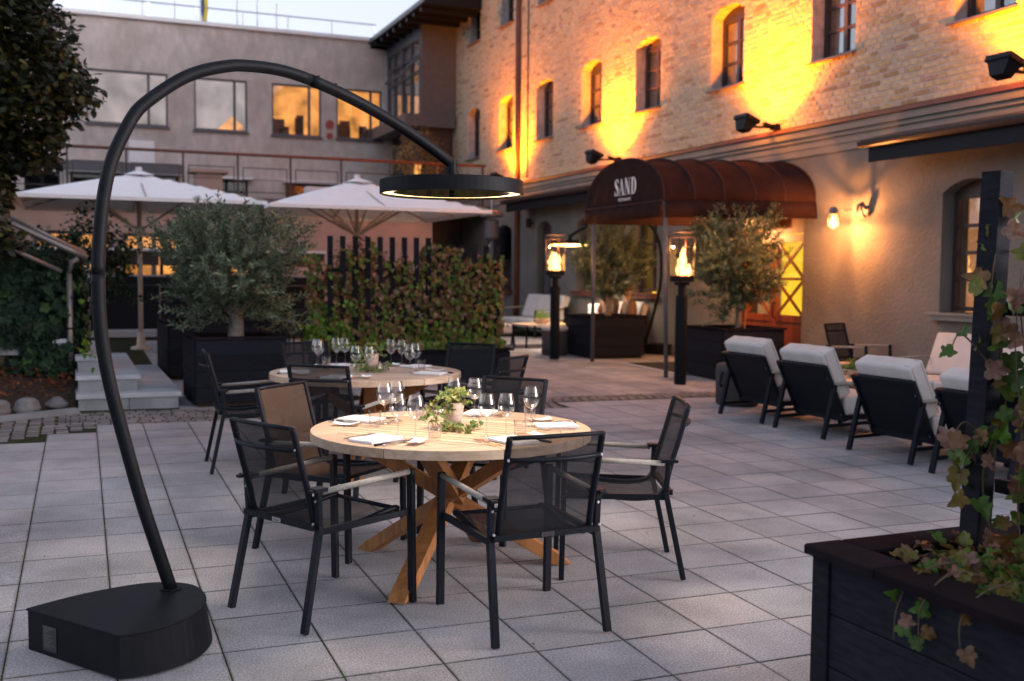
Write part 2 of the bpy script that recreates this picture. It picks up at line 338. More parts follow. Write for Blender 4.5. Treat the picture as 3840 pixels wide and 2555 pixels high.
def tag(o, label=None, cat=None, group=None, kind=None):
    if label: o['label'] = label
    if cat: o['category'] = cat
    if group: o['group'] = group
    if kind: o['kind'] = kind
    return o

def thing(name, label, cat, loc=(0, 0, 0), rz=0, group=None):
    o = bpy.data.objects.new(name, None); COL.objects.link(o); o.empty_display_size = .1
    o.location = loc; o.rotation_euler = (0, 0, rz)
    return tag(o, label, cat, group)

def copy_tree(o, parent=None):
    c = o.copy(); COL.objects.link(c)
    if parent is not None: c.parent = parent
    for ch in list(o.children): copy_tree(ch, c)
    return c

def place(root, loc, rz, label, group=None, first=[None]):
    root.location = loc; root.rotation_euler = (0, 0, rz); root['label'] = label
    if group: root['group'] = group
    return root

# leaves, scattered with numpy into one mesh
OLIVE = (np.array([(0, 0, 0), (.16, .5, .03), (0, 1, 0), (-.16, .5, .03)]), [(0, 1, 2), (0, 2, 3)])
BROAD = (np.array([(0, 0, 0), (.3, .35, .05), (.26, .7, .04), (0, 1, -.06), (-.26, .7, .04), (-.3, .35, .05)]), [(0, 1, 2), (0, 2, 3), (0, 3, 4), (0, 4, 5)])
_ih = [(.14, -.13), (.38, -.10), (.52, .10), (.40, .27), (.50, .45), (.42, .66), (.24, .64), (.16, .86)]
_iv = [(0, 0)] + _ih + [(0, 1.04)] + [(-x, y) for x, y in reversed(_ih)]
IVY = (np.array([(x, y, .34 * abs(x) - .34 * (y - .3) ** 2 + .09 * math.sin(9 * x + 5 * y)) for x, y in _iv] + [(0, .35, -.03)]), [(len(_iv), i, (i + 1) % len(_iv)) for i in range(len(_iv))])

def leaf_arrays(C, N, S, tmpl, roll=None):
    T, F = tmpl; n = len(C); N = N / (np.linalg.norm(N, axis=1, keepdims=True) + 1e-9)
    up = np.tile(np.array([0, 0, 1.]), (n, 1)); X = np.cross(up, N); l = np.linalg.norm(X, axis=1, keepdims=True); X = np.where(l > .05, X / (l + 1e-9), np.array([[1., 0, 0]]))
    Y = np.cross(N, X)
    a = roll if roll is not None else RNG.uniform(0, 2 * pi, n)
    ca, sa = np.cos(a)[:, None], np.sin(a)[:, None]; X2 = X * ca + Y * sa; Y2 = -X * sa + Y * ca
    V = C[:, None] + S[:, None, None] * (T[None, :, 0:1] * X2[:, None] + (T[None, :, 1:2]) * Y2[:, None] + T[None, :, 2:3] * N[:, None])
    F = np.array(F); k = len(T); A = (F[None] + (np.arange(n) * k)[:, None, None]).reshape(-1, 3)
    return V.reshape(-1, 3), A

def tri_mesh(name, V, A):
    me = bpy.data.meshes.new(name); me.vertices.add(len(V)); me.vertices.foreach_set('co', V.astype(np.float32).ravel())
    me.loops.add(len(A) * 3); me.loops.foreach_set('vertex_index', A.astype(np.int32).ravel())
    me.polygons.add(len(A)); me.polygons.foreach_set('loop_start', np.arange(0, len(A) * 3, 3, dtype=np.int32))
    me.polygons.foreach_set('loop_total', np.full(len(A), 3, dtype=np.int32)); me.update(calc_edges=True); return me

def leaves(name, C, N, S, tmpl, mat, parent=None, roll=None, kind='stuff'):
    V, A = leaf_arrays(np.asarray(C, float), np.asarray(N, float), np.asarray(S, float), tmpl, roll)
    o = link(tri_mesh(name, V, A), name, mat, parent)
    if kind: o['kind'] = kind
    return o

_leafmesh = {}
def leaf_parts(C, N, S, tmpl, key, mat, parent):
    """large leaves that can be picked apart: each an object sharing one of three meshes"""
    if key not in _leafmesh:
        L = []
        for v in range(3):
            T = tmpl[0].copy(); T[:, 2] += RNG.normal(0, .05, len(T)); T[:, 0] *= RNG.uniform(.85, 1.1)
            me = tri_mesh('leaf', T, np.array(tmpl[1])); me.materials.append(mat); L.append(me)
        _leafmesh[key] = L
    for c, n, s in zip(C, N, S):
        o = bpy.data.objects.new('leaf', random.choice(_leafmesh[key])); COL.objects.link(o); o.parent = parent
        q = Vector(n).to_track_quat('Z', 'Y'); o.rotation_mode = 'QUATERNION'
        o.rotation_quaternion = q @ Euler((0, 0, random.uniform(0, 6.28))).to_quaternion(); o.location = c; o.scale = (s, s, s)

m_railsteel = M('rail_steel', (.22, .195, .185), .45, metal=.6, var=.1)
m_lglass = glass_mat('warm_lantern_glass', (.97, .93, .88), .05, .55)

m_lampgrey = M('lamp_grey', (.14, .14, .15), .6, var=.1)
m_bolt = M('bolt_steel', (.22, .22, .23), .5, metal=.8, var=.05)

def flame_mat():
    m, n, b = newmat('fire'); L = n.links
    lw = n.nodes.new('ShaderNodeLayerWeight'); lw.inputs[0].default_value = .5
    cr = n.nodes.new('ShaderNodeValToRGB'); cr.color_ramp.elements[0].color = (1, .62, .22, 1); cr.color_ramp.elements[1].color = (1, .16, .02, 1); cr.color_ramp.elements[0].position = .25; cr.color_ramp.elements[1].position = .85
    e = n.nodes.new('ShaderNodeEmission'); e.inputs[1].default_value = 2.0; L.new(lw.outputs['Facing'], cr.inputs[0]); L.new(cr.outputs[0], e.inputs[0])
    t = n.nodes.new('ShaderNodeBsdfTransparent'); mx = n.nodes.new('ShaderNodeMixShader'); mr = n.nodes.new('ShaderNodeMapRange'); mr.inputs[1].default_value = .45; mr.inputs[2].default_value = 1; mr.inputs[3].default_value = 0; mr.inputs[4].default_value = .9
    L.new(lw.outputs['Facing'], mr.inputs[0]); L.new(mr.outputs[0], mx.inputs[0]); L.new(e.outputs[0], mx.inputs[1]); L.new(t.outputs[0], mx.inputs[2]); L.new(mx.outputs[0], n.nodes['Material Output'].inputs[0]); return m
m_fire = flame_mat()
m_seam = M('cushion_seam', (.34, .31, .29), .9)
# ================================================================== SETTING
def project(p):
    d = cm.transposed() @ (Vector(p) - Vector((0, 0, CAMZ)))
    if d.z > -.05: return None
    return (.5 + 36.9 / 36 * d.x / -d.z, .5 - (36.9 / 36 * d.y / -d.z) * (3840 / 2555))
def inview(p, m=.03):
    q = project(p); return q is not None and -m < q[0] < 1 + m and -m < q[1] < 1 + m

XZ = Matrix(((0, 0, 1, 0), (1, 0, 0, 0), (0, 1, 0, 0), (0, 0, 0, 1)))      # (along Y, up, out X)
YZ = Matrix(((1, 0, 0, 0), (0, 0, 1, 0), (0, 1, 0, 0), (0, 0, 0, 1)))      # (along X, up, out Y)

# --- sky goes on all round; distant ground
g = MB(); n = 2
g.add([(x, y, gz(x, y) - .0024) for x, y in ((-300, -300), (300, -300), (300, 300), (-300, 300))], [(0, 1, 2, 3)])
patio = g.build('patio', m_joint); tag(patio, kind='structure')

U, V_, O_ = Vector((.4, -.0032)), Vector((.0032, .4)), Vector((-.257, 5.454))
slope = Matrix(((1, 0, 0, 0), (0, 1, 0, 0), (-.00605, .01981, 1, 0), (0, 0, 0, 1)))
sm = MB(); sm.bbox(-.1968, .1968, -.1948, .1948, -.03, 0, .0010)
slab_me = sm.mesh('slab'); slab_me.materials.append(m_slab)
cells = []
for i in range(-9, 27):
    for j in range(-12, 36):
        c = O_ + U * (i + .5) + V_ * (j + .5); x, y = c
        if x > 9.3 or y > 20: continue
        if y < 10.62:
            if y > 10.25 and x < 4.9 : continue
            if x < .3 and y > 9.75 + (x + .25) * .75: continue
        elif y < 11.1: continue
        elif x < 1.0 : continue
        cells.append((i, j, c))
def dist(c): return c.length
cells.sort(key=lambda a: dist(a[2]))
k = 0; rest = MB()
for i, j, c in cells:
    z = gz(*c) + random.uniform(-.0006, .0009)
    tilt = Euler((random.gauss(0, .0012), random.gauss(0, .0012), math.atan2(U.y, U.x) + random.gauss(0, .002)))
    mt = Matrix.Translation((c.x, c.y, z)) @ (slope.to_3x3() @ tilt.to_matrix()).to_4x4()
    if k < 300 and inview((c.x, c.y, z), .01):
        o = bpy.data.objects.new('slab', slab_me); COL.objects.link(o); o.parent = patio
        o.matrix_local = Matrix.Translation((c.x, c.y, z)) @ Euler((tilt.x + .0198, tilt.y + .00605, tilt.z)).to_matrix().to_4x4(); k += 1
    elif inview((c.x, c.y, z), .5):
        rest.bbox(-.1968, .1968, -.1948, .1948, -.03, 0, .0010, mt)
tag(rest.build('slab_field', m_slab, patio), kind='stuff')

# --- cobble band across the courtyard
cob = MB(); cob.add([(x, y, gz(x, y) - .0012) for x, y in ((-3, 7.78), (.3, 10.25), (4.86, 10.25), (4.86, 10.62), (9.4, 10.62), (9.4, 11.10), (-3, 11.12))], [(0, 1, 2, 3, 4, 5, 6)])
cobble = cob.build('cobble_strip', m_joint); tag(cobble, kind='structure')
setts = []
y = 10.28
for row in range(8):
    x = -.2 + (row % 2) * .06
    while x < 7.6:
        wd = random.uniform(.09, .13)
        if y > 10.66 or x < 4.9:
            setts.append((x + wd / 2, y, wd))
        x += wd + .012
    y += .108
for q in range(26 * 30):      # the band bends toward the camera at the left
    x = -2.75 + (q % 26) * .115 + random.uniform(-.006, .006); y = 8.2 + (q // 26) * .108 + random.uniform(-.006, .006)
    if y > 9.80 + (x + .25) * .75 and y < 11.0 + x * .62 and not (y > 10.24 and x > -.2): setts.append((x, y, .1))
seen = set(); k = 0; rest = MB(); meshes = []
for v in range(4):
    b_ = MB(); b_.bbox(-.5, .5, -.048, .048, -.03, 0, .012); me = b_.mesh('sett'); me.materials.append(m_sett); meshes.append(me)
setts.sort(key=lambda s: s[0] ** 2 + s[1] ** 2)
for x, y, wd in setts:
    key = (round(x, 2), round(y, 2))
    if key in seen: continue
    seen.add(key); z = gz(x, y) + .003 + random.uniform(-.004, .003)
    if k < 280 and inview((x, y, z), 0):
        o = bpy.data.objects.new('sett', meshes[k % 4]); COL.objects.link(o); o.parent = cobble; o.location = (x, y, z); o.scale = (wd, 1, 1); o.rotation_euler = (.0198, 0, random.gauss(0, .05)); k += 1
    else: rest.bbox(-wd / 2, wd / 2, -.048, .048, -.03, 0, .01, Matrix.Translation((x, y, z)))
tag(rest.build('sett_field', m_sett, cobble), kind='stuff')
# moss and tiny weeds in the joints
mo = []; 
for q in range(4200):
    i = random.randint(-4, 14); j = random.randint(-9, 11); t = random.random()
    if i > 5 and random.random() < .8: continue
    if random.random() < .75: p = O_ + U * i + V_ * (j + t)
    else: p = O_ + U * (i + t) + V_ * j
    if i > 1 and random.random() < .5: continue
    if p.y > 10.2: continue
    mo.append((p.x + random.gauss(0, .003), p.y + random.gauss(0, .003), gz(*p) - .001))
mo = np.array(mo); nn = np.c_[RNG.normal(0, .4, (len(mo), 2)), np.ones(len(mo))]
tag(leaves('moss', mo, nn, RNG.uniform(.003, .011, len(mo)), BROAD, m_greenivy), kind='stuff')
# fallen bits on the paving
lit = []
for x, y in ((1.75, 3.9), (2.9, 4.1), (1.35, 4.2), (2.0, 4.15), (-.1, 5.0), (.1, 6.4), (3.1, 5.3), (2.4, 3.4), (3.3, 4.0), (-.2, 7.2), (.6, 7.6), (-.15, 5.9), (1.9, 3.2), (2.6, 4.6), (.3, 9.6), (-.6, 9.3), (3.6, 5.6), (1.1, 3.5)):
    lit.append((x, y, gz(x, y) + .004))
tag(leaves('fallen_leaves', lit, np.c_[RNG.normal(0, .3, (len(lit), 2)), np.ones(len(lit))], RNG.uniform(.012, .03, len(lit)), BROAD, m_redbush), kind='stuff')

# --- walls with openings
def wall_holes(a0, a1, z0, z1, holes, o0, o1, T, arch=True):
    """holes: (a0, a1, bottom, spring, crown).  T maps (along, up, out)"""
    mb = MB(); zs = sorted({z0, z1} | {h[2] for h in holes} | {h[4] for h in holes}); zs = [z for z in zs if z0 <= z <= z1]
    for za, zb in zip(zs, zs[1:]):
        cur = a0
        for h in sorted(h for h in holes if h[2] <= za + 1e-6 and h[4] >= zb - 1e-6):
            if h[0] > cur: mb.box(cur, h[0], za, zb, o0, o1, T)
            cur = max(cur, h[1])
        if cur < a1: mb.box(cur, a1, za, zb, o0, o1, T)
    for h in holes:
        if h[4] - h[3] > .01:
            c = (h[0] + h[1]) / 2; hw = (h[1] - h[0]) / 2; n = 8
            arc = [(c + hw * t, h[3] + (h[4] - h[3]) * (1 - t * t)) for t in [1 - 2 * i / n for i in range(n + 1)]]
            for (p, q) in zip(arc, arc[1:]):
                mb.prism([(p[0], p[1]), (p[0], h[4]), (q[0], h[4]), (q[0], q[1])] if True else [], o0, o1, T)
    return mb

def mullion_window(parent, a0, a1, z0, z1, rows, cols, depth, T, mat, back=None, pane=m_pane, fw=.055, mw=.035, name='window', crown=None, backd=.12):
    """frame with glazing bars, glass panes as sub-parts"""
    f = MB(); d0, d1 = depth, depth + .07
    f.box(a0, a0 + fw, z0, z1, d0, d1, T); f.box(a1 - fw, a1, z0, z1, d0, d1, T)
    f.box(a0 + fw, a1 - fw, z0, z0 + fw, d0, d1, T); f.box(a0 + fw, a1 - fw, z1 - fw, z1, d0, d1, T)
    if crown: f.box(a0, a1, z1, crown + .03, d0 + .004, d1, T)
    A = [a0 + fw + (a1 - a0 - 2 * fw) * i / cols for i in range(cols + 1)] if isinstance(cols, int) else [a0 + fw] + [a0 + (a1 - a0) * c for c in cols] + [a1 - fw]
    Z = [z0 + fw + (z1 - z0 - 2 * fw) * i / rows for i in range(rows + 1)]
    for a in A[1:-1]: f.box(a - mw, a + mw, z0 + fw, z1 - fw, d0 + .006, d1 - .006, T)
    for z in Z[1:-1]: f.box(a0 + fw, a1 - fw, z - mw * .6, z + mw * .6, d0 + .012, d1 - .012, T)
    fo = f.build(name, mat, parent)
    for ia in range(len(A) - 1):
        for iz in range(len(Z) - 1):
            p = MB(); p.box(A[ia] + .003, A[ia + 1] - .003, Z[iz] + .003, Z[iz + 1] - .003, d0 + .036, d0 + .040, T)
            po = p.build('pane', pane, fo)
    return fo

# --- the long yellow-brick building on the right
XW = 9.55
brick_b = thing('brick_building', 'long yellow brick building with arched windows above a grey rendered ground floor', 'building', (0, 0, 0))
near_edges = [6.2, 8.64, 11.2, 13.7, 16.17, 18.39, 20.62, 22.84, 25.0, 27.2]
midh = [(y, y + .88, 4.60, 5.73, 5.87) for y in near_edges]
uph = [(y, y + .80, 7.52, 8.66, 8.78) for y in near_edges]
wall_holes(2.0, 29.8, 3.70, 10.6, midh + uph, XW + .0015, XW + .42, XZ).build('wall', m_mortar, brick_b)
bxs = []; course = .0775; z = 3.745; r = 0
def brick_gap(z, zb, holes):
    out = []
    for h in holes:
        if zb > h[2] - .005 and z < h[4] - .01:
            c = (h[0] + h[1]) / 2; hw = (h[1] - h[0]) / 2
            if (z + zb) / 2 > h[3]:
                t = 1 - ((z + zb) / 2 - h[3]) / (h[4] - h[3]); hw *= math.sqrt(max(0, t))
            out.append((c - hw, c + hw))
    return out
while z < 10.3:
    y = 6.2 + (r % 2) * -.065 ; zb = z + course - .013; gaps = brick_gap(z, zb, midh + uph); q = r
    while y < 29.8:
        L = .245 if q % 2 == 0 else .118
        if random.random() < .22: L = .245 if L < .2 else .118
        a, b = y, min(y + L, 29.79)
        for ga, gb in gaps:
            if a < gb and b > ga:
                if a < ga - .03: b = ga - .004
                elif b > gb + .03: a = gb + .004
                else: a = b
        if b - a > .03: bxs.append((a, b, z, zb))
        y += L + .012; q += 1
    z += course; r += 1
bxs = [b_ for b_ in bxs if inview((XW, (b_[0] + b_[1]) / 2, b_[2]), .12)]
big = sorted([b_ for b_ in bxs if inview((XW, (b_[0] + b_[1]) / 2, b_[2]), 0)], key=lambda b_: -(b_[1] - b_[0] > .2) * 30 + b_[0])[:300]
bigset = set(big); rest = MB()
def brick_into(mb, a, b, z, zb, base=XW):
    s = random.uniform(0, .005); i = .004
    j = [random.uniform(0, .004) for _ in range(8)]
    x0 = base - .0035 - s; x1 = base + .03
    vs = [(x1, a, z), (x1, b, z), (x1, b, zb), (x1, a, zb), (x0, a + i + j[0], z + i + j[1]), (x0, b - i - j[2], z + i + j[3]), (x0, b - i - j[4], zb - i - j[5]), (x0, a + i + j[6], zb - i - j[7])]
    mb.add(vs, [(4, 7, 6, 5), (0, 4, 5, 1), (1, 5, 6, 2), (2, 6, 7, 3), (3, 7, 4, 0)])
for b_ in bxs:
    if b_ in bigset: continue
    brick_into(rest, *b_)
tag(rest.build('brick_field', m_brick, brick_b), kind='stuff')
bm_ = []
for v in range(8):
    mb = MB(); L = .245 if v < 4 else .118; brick_into(mb, -L / 2, L / 2, 0, course - .013, 0); me = mb.mesh('brick'); me.materials.append(m_brick); bm_.append(me)
for a, b, z, zb in big:
    L = b - a; me = random.choice(bm_[:4] if L > .2 else bm_[4:]); o = bpy.data.objects.new('brick', me); COL.objects.link(o); o.parent = brick_b
    o.location = (XW, (a + b) / 2, z); o.scale = (1, L / (.245 if L > .2 else .118), 1)
for row, (hs_, nm) in enumerate(((midh, 3), (uph, 3))):
    for h in hs_:
        if not inview((XW, h[0], h[2]), .1) and not inview((XW, h[1], h[4]), .1): continue
        wo_ = mullion_window(brick_b, h[0] + .005, h[1] - .005, h[2] + .02, h[3] - .03, nm, 2, XW + .20, XZ, m_frame, crown=h[4])
        cu = MB()
        if h[0] < 19 and row == 0:
            for a, b in ((h[0] + .12, h[0] + .38), (h[1] - .36, h[1] - .08)): cu.box(a, b, h[2] + .05, h[3] - .05, XW + .33, XW + .34, XZ)
            cu.build('curtain', m_curtain, wo_)
        bk = MB(); bk.box(h[0] - .02, h[1] + .02, h[2] - .02, h[4] + .02, XW + .40, XW + .41, XZ); bk.build('room_dark', m_dark, wo_)
        si = MB()
        a, b = h[0] - .03, h[1] + .05; zt = h[2] + .045
        si.add([(XW - .075, a, zt - .075), (XW - .075, b, zt - .075), (XW + .20, b, zt), (XW + .20, a, zt), (XW - .075, a, zt - .10), (XW - .075, b, zt - .10), (XW + .20, b, zt - .03), (XW + .20, a, zt - .03)],
               [(0, 1, 2, 3), (7, 6, 5, 4), (0, 4, 5, 1), (1, 5, 6, 2), (2, 6, 7, 3), (3, 7, 4, 0)])
        si.build('sill', m_sill, wo_)
# rendered ground floor
gh = [(8.74, 9.60, 1.20, 2.62, 2.76), (12.16, 13.78, .05, 2.47, 2.47), (16.20, 17.05, 1.30, 2.66, 2.78), (18.55, 19.40, 1.30, 2.66, 2.78), (20.65, 21.42, .42, 2.66, 2.79), (22.86, 23.80, 1.26, 2.68, 2.80)]
wall_holes(2.0, 29.8, -.3, 3.40, gh, XW, XW + .42, XZ).build('render_wall', m_render, brick_b)
mb = MB()
mb.box(2.0, 29.8, 3.40, 3.50, XW - .035, XW + .4, XZ); mb.box(2.0, 29.8, 3.50, 3.56, XW - .065, XW + .4, XZ); mb.box(2.0, 29.8, 3.56, 3.655, XW - .10, XW + .4, XZ)
mb.box(2.0, 9.3, 3.30, 3.40, XW - .02, XW + .3, XZ); mb.box(9.3, 12.84, 3.30, 3.40, XW - .022, XW + .3, XZ); mb.box(12.84, 14.2, 2.3, 3.30, XW - .02, XW - .002, XZ)
mb.box(12.84, 29.8, 3.30, 3.40, XW - .024, XW + .3, XZ)
mb.build('cornice', m_render2, brick_b)
mb = MB(); mb.box(2.0, 29.8, 3.658, 3.70, XW - .135, XW + .1, XZ); mb.add([(XW - .135, 2, 3.702), (XW - .135, 29.8, 3.702), (XW - .004, 29.8, 3.75), (XW - .004, 2, 3.75), (XW - .004, 29.8, 3.70), (XW - .004, 2, 3.70)], [(0, 1, 2, 3), (0, 3, 5), (1, 4, 2)])
mb.build('copper_flashing', m_trim, brick_b)
mb = MB(); mb.box(2.0, 29.8, -.3, .42, XW - .02, XW - .001, XZ); mb.build('plinth', m_render2, brick_b)
def sill_block(a, b, z):
    s = MB(); s.box(a - .06, b + .08, z - .09, z - .03, XW - .10, XW + .1, XZ); s.box(a - .08, b + .10, z - .028, z, XW - .13, XW + .16, XZ); return s
for k, h in enumerate(gh):
    if k in (1, 4): continue
    lit_m = {0: m_lit_d, 2: m_lit_y, 3: m_dark, 5: m_dark}[k]
    wo_ = mullion_window(brick_b, h[0] + .01, h[1] - .01, h[2] + .02, h[3] - .02, 4 if k == 0 else 3, 2, XW + .18, XZ, m_frame, crown=h[4])
    bk = MB(); bk.box(h[0] - .3, h[1] + 1.5, h[2] - .4, h[4] + .5, XW + .75, XW + .76, XZ); bk.build('window_backing', lit_m, wo_)
    sill_block(h[0], h[1], h[2]).build('sill', m_render2 if k == 0 else m_trim, wo_)
    if k in (0, 2):
        cu = MB()
        if k == 2:
            for a in (h[0] + .1, h[0] + .3, h[0] + .55): cu.box(a, a + .09, h[2], h[3], XW + .40, XW + .42, XZ)
            cu.build('curtain', m_curtain, wo_)
        else:
            L_ = []; 
            for q in range(26): L_.append((XW + .42 + random.uniform(0, .1), 9.12 + random.gauss(0, .14), 2.25 + random.gauss(0, .18)))
            leaves('houseplant', L_, RNG.normal(0, 1, (26, 3)), RNG.uniform(.12, .25, 26), BROAD, m_darkleaf, wo_, kind=None)
            for zz, yy in ((2.48, 9.22), (2.38, 9.3), (2.45, 8.98)):
                b2 = MB(); b2.lathe([(0, -.014), (.014, 0), (0, .014)], 8, (XW + .5, yy, zz)); b2.build('downlight', m_bulb, wo_)
# far service door
dd = MB(); h = gh[4]; dd.box(h[0], h[1], h[2] - .1, h[3], XW + .16, XW + .21, XZ); dd.box(h[0], h[1], h[3], h[4] + .02, XW + .16, XW + .2, XZ)
dr = dd.build('service_door', m_frame, brick_b)
for a in (h[0] + .08, h[0] + .42): 
    for zz in (1.15, 1.9):
        p = MB(); p.box(a, a + .26, zz, zz + .62, XW + .150, XW + .158, XZ); p.build('pane', m_greyframe, dr)
# entrance door of red wood with crossed glazing bars
h = gh[1]; e = MB()
e.box(h[0], h[0] + .06, .15, 2.47, XW + .10, XW + .2, XZ); e.box(h[1] - .06, h[1], .15, 2.47, XW + .10, XW + .2, XZ); e.box(h[0] + .06, h[1] - .06, 2.24, 2.47, XW + .10, XW + .2, XZ)
ent = e.build('door_frame', m_redwood, brick_b)
def door_leaf(a, b, name, lit):
    d = MB(); D0, D1 = XW + .11, XW + .16
    d.box(a, a + .07, .2, 2.23, D0, D1, XZ); d.box(b - .07, b, .2, 2.23, D0, D1, XZ); d.box(a + .07, b - .07, .2, .95, D0 + .008, D1, XZ); d.box(a + .07, b - .07, .95, 1.05, D0 - .006, D1, XZ)
    d.box(a + .07, b - .07, 2.12, 2.23, D0, D1, XZ); d.box(a + .07, b - .07, 1.56, 1.60, D0 + .004, D1 - .01, XZ)
    def diag(z0, z1):
        for s in (0, 1):
            p, q = ((D0 + .015, a + .07, z0), (D0 + .015, b - .07, z1)) if s else ((D0 + .022, a + .07, z1), (D0 + .022, b - .07, z0))
            d.beam(p, q, .035, .03, up=(1, 0, 0))
    diag(1.05, 1.56); diag(1.60, 2.12)
    o = d.build(name, m_redwood, ent)
    p = MB(); p.box(a + .07, b - .07, 1.05, 2.12, D0 + .04, D0 + .044, XZ); p.build('pane', m_pane, o)
    return o
d1 = door_leaf(12.23, 12.97, 'door', 1); d2 = door_leaf(12.98, 13.71, 'door', 0)
hd = MB(); hd.tube([(XW + .10, 12.90, 1.0), (XW + .05, 12.90, 1.02), (XW + .05, 12.90, 1.22), (XW + .10, 12.90, 1.24)], .012, 6); hd.build('handle', m_black, d1)
bk = MB(); bk.box(12.2, 13.36, .2, 2.9, XW + .55, XW + .56, XZ); bk.build('yellow_lit_wall', m_lit_y, ent)
bk = MB(); bk.box(12.0, 16.2, .2, 3.2, XW + 1.5, XW + 1.51, XZ); bk.build('dark_lobby', m_lit_d, ent)
# down pipe and lightning cable
pp = MB(); pp.tube([(XW - .07, 22.42, 10.4), (XW - .07, 22.42, 3.85), (XW - .22, 22.42, 3.6), (XW - .22, 22.42, 3.4), (XW - .07, 22.42, 3.15), (XW - .07, 22.42, .3)], .055, 10)
pp.build('drain_pipe', m_trim, brick_b, smooth=True)
pp = MB(); pp.tube([(XW - .02, 21.95, 10.4), (XW - .02, 21.95, 3.8)], .014, 6); pp.build('cable', m_frame, brick_b)
pp = MB(); pp.tube([(XW - .05, 29.7, 9.3), (XW - .05, 29.7, 3.4)], .06, 8); pp.build('drain_pipe', m_trim, brick_b)

def awning_box(y0, y1, label):
    t = thing('awning_cassette', label, 'awning', (XW, y0, 0))
    L = y1 - y0
    h_ = MB(); prof = [(-.03, 3.42), (-.55, 3.30), (-.55, 3.245), (-.03, 3.36)]
    h_.add([(x, 0, z) for x, z in prof] + [(x, L, z) for x, z in prof], [(0, 1, 2, 3), (7, 6, 5, 4), (0, 4, 5, 1), (1, 5, 6, 2), (2, 6, 7, 3), (3, 7, 4, 0)]); h_.build('canopy_plate', m_frame, t)
    gt = MB(); pts = [(-.55 - .07 * cos(a), .0, 3.27 - .075 * sin(a)) for a in [pi * i / 8 for i in range(9)]]
    vs = [p for p in pts] + [(p[0], L, p[2]) for p in pts]; n_ = len(pts)
    gt.add(vs, [(i, i + 1, n_ + i + 1, n_ + i) for i in range(n_ - 1)] + [tuple(range(n_)), tuple(reversed(range(n_, 2 * n_)))]); gt.build('front_rail', m_frame, t, smooth=False)
    vl = MB(); vl.box(-.50, -.46, .08, L - .08, 3.02, 3.20); vl.build('valance', m_black, t)
    rl = MB(); rl.tube([(-.28, .1, 3.20), (-.28, L - .1, 3.20)], .07, 10); rl.build('roller', m_black, t, smooth=True)
    return t
awning_box(15.6, 22.1, 'retracted dark awning box under the red flashing left of the canopy')
awning_box(5.0, 10.4, 'retracted dark awning box at the right edge above the arched window')

# --- roughcast building that closes the courtyard, with roof rail, flags
fac = thing('roughcast_building', 'pale pinkish roughcast building with square grey windows closing the courtyard', 'building', (0, 0, 0))
YF = 30.
FH = [(.42, 2.46, 5.52, 6.93, 6.93), (3.14, 4.56, 5.50, 6.91, 6.91), (5.23, 6.62, 5.48, 6.91, 6.91), (7.06, 8.40, 5.48, 6.91, 6.91)]
FL = [(-1.1, -.25, 3.4, 4.2, 4.2), (0., 2.7, 3.4, 4.22, 4.22), (3.4, 4.56, 3.4, 4.17, 4.17), (5.6, 8.0, 3.3, 4.15, 4.15)]
wall_holes(-12, 9.6, -.3, 8.30, FH + FL, YF, YF + .3, YZ).build('wall', m_facade, fac)
mb = MB(); mb.box(-12, 8.3, 8.30, 8.40, YF - .09, YF + .4, YZ); mb.build('roof_edge', m_white, fac)
for k, h in enumerate(FH):
    wo_ = mullion_window(fac, h[0], h[1], h[2], h[3], 1, [.76], YF + .03, YZ, m_greyframe, fw=.05, mw=.035)
    s_ = MB(); s_.box(h[0] - .04, h[1] + .04, h[2] - .06, h[2] - .002, YF - .06, YF + .06, YZ); s_.build('sill', m_greyframe, wo_)
    bk = MB(); bk.box(h[0] - .3, h[1] + .3, h[2] - .2, h[3] + .2, YF + .8, YF + .81, YZ); bk.build('window_backing', m_pane_glow if k < 2 else m_lit_o, wo_)  # two left backings glow in place of sky reflections; the others are lit rooms
    fu = MB()
    if k == 1: fu.add([(3.7, YF + .5, 5.5), (4.5, YF + .5, 5.5), (4.5, YF + .5, 5.75), (4.2, YF + .5, 5.98)], [(0, 1, 2, 3)]); fu.build('lit_gable', m_lit_o, wo_)
    elif k >= 2:
        for q in range(5):
            a = random.uniform(h[0] + .1, h[1] - .3); fu.box(a, a + random.uniform(.1, .35), h[2], h[2] + random.uniform(.15, .7), YF + .55, YF + .6, YZ)
        fu.build('furniture', m_trim, wo_)
for h in FL:
    wo_ = mullion_window(fac, h[0], h[1], h[2], h[3], 1, 2, YF + .05, YZ, m_black, fw=.05)
    bk = MB(); bk.box(h[0], h[1], h[2], h[4], YF + .28, YF + .29, YZ); bk.build('room_dark', m_dark, wo_)
    if h[0] > -.1: bb = MB(); bb.box(h[0] - .1, h[1] + .1, h[4] + .0, h[4] + .07, YF - .25, YF - .01, YZ); bb.build('shade_box', m_white, wo_)
rr = MB(); rr.tube([(-11, YF + .3, 8.86), (8.3, YF + .3, 8.86)], .018, 6)
for x in np.arange(-10.5, 8.4, 1.25): rr.tube([(x, YF + .3, 8.4), (x, YF + .3, 8.86)], .014, 6)
rr.build('roof_rail', m_steel, fac)
b_ = MB(); b_.box(1.45, 2.10, 4.45, 5.12, YF - .05, YF - .01, YZ); tag(b_.build('wall_panel', m_white), 'blank white square panel mounted low on the roughcast wall', 'panel')
for k, z in enumerate((5.86, 5.54)):
    b_ = MB(); b_.lathe([(0, 0), (.12 - .03 * k, 0), (.12 - .03 * k, .05), (0, .05)], 16)
    o = b_.build('fire_bell', M('red_bell%d' % k, (.30, .05, .045), .4)); o.rotation_euler = (R_(90), 0, 0); o.location = (6.86, YF - .002, z)
    tag(o, ('larger' if k == 0 else 'smaller') + ' round red bell on the pale wall between two lit windows, ' + ('upper one' if k == 0 else 'lower one'), 'bell')
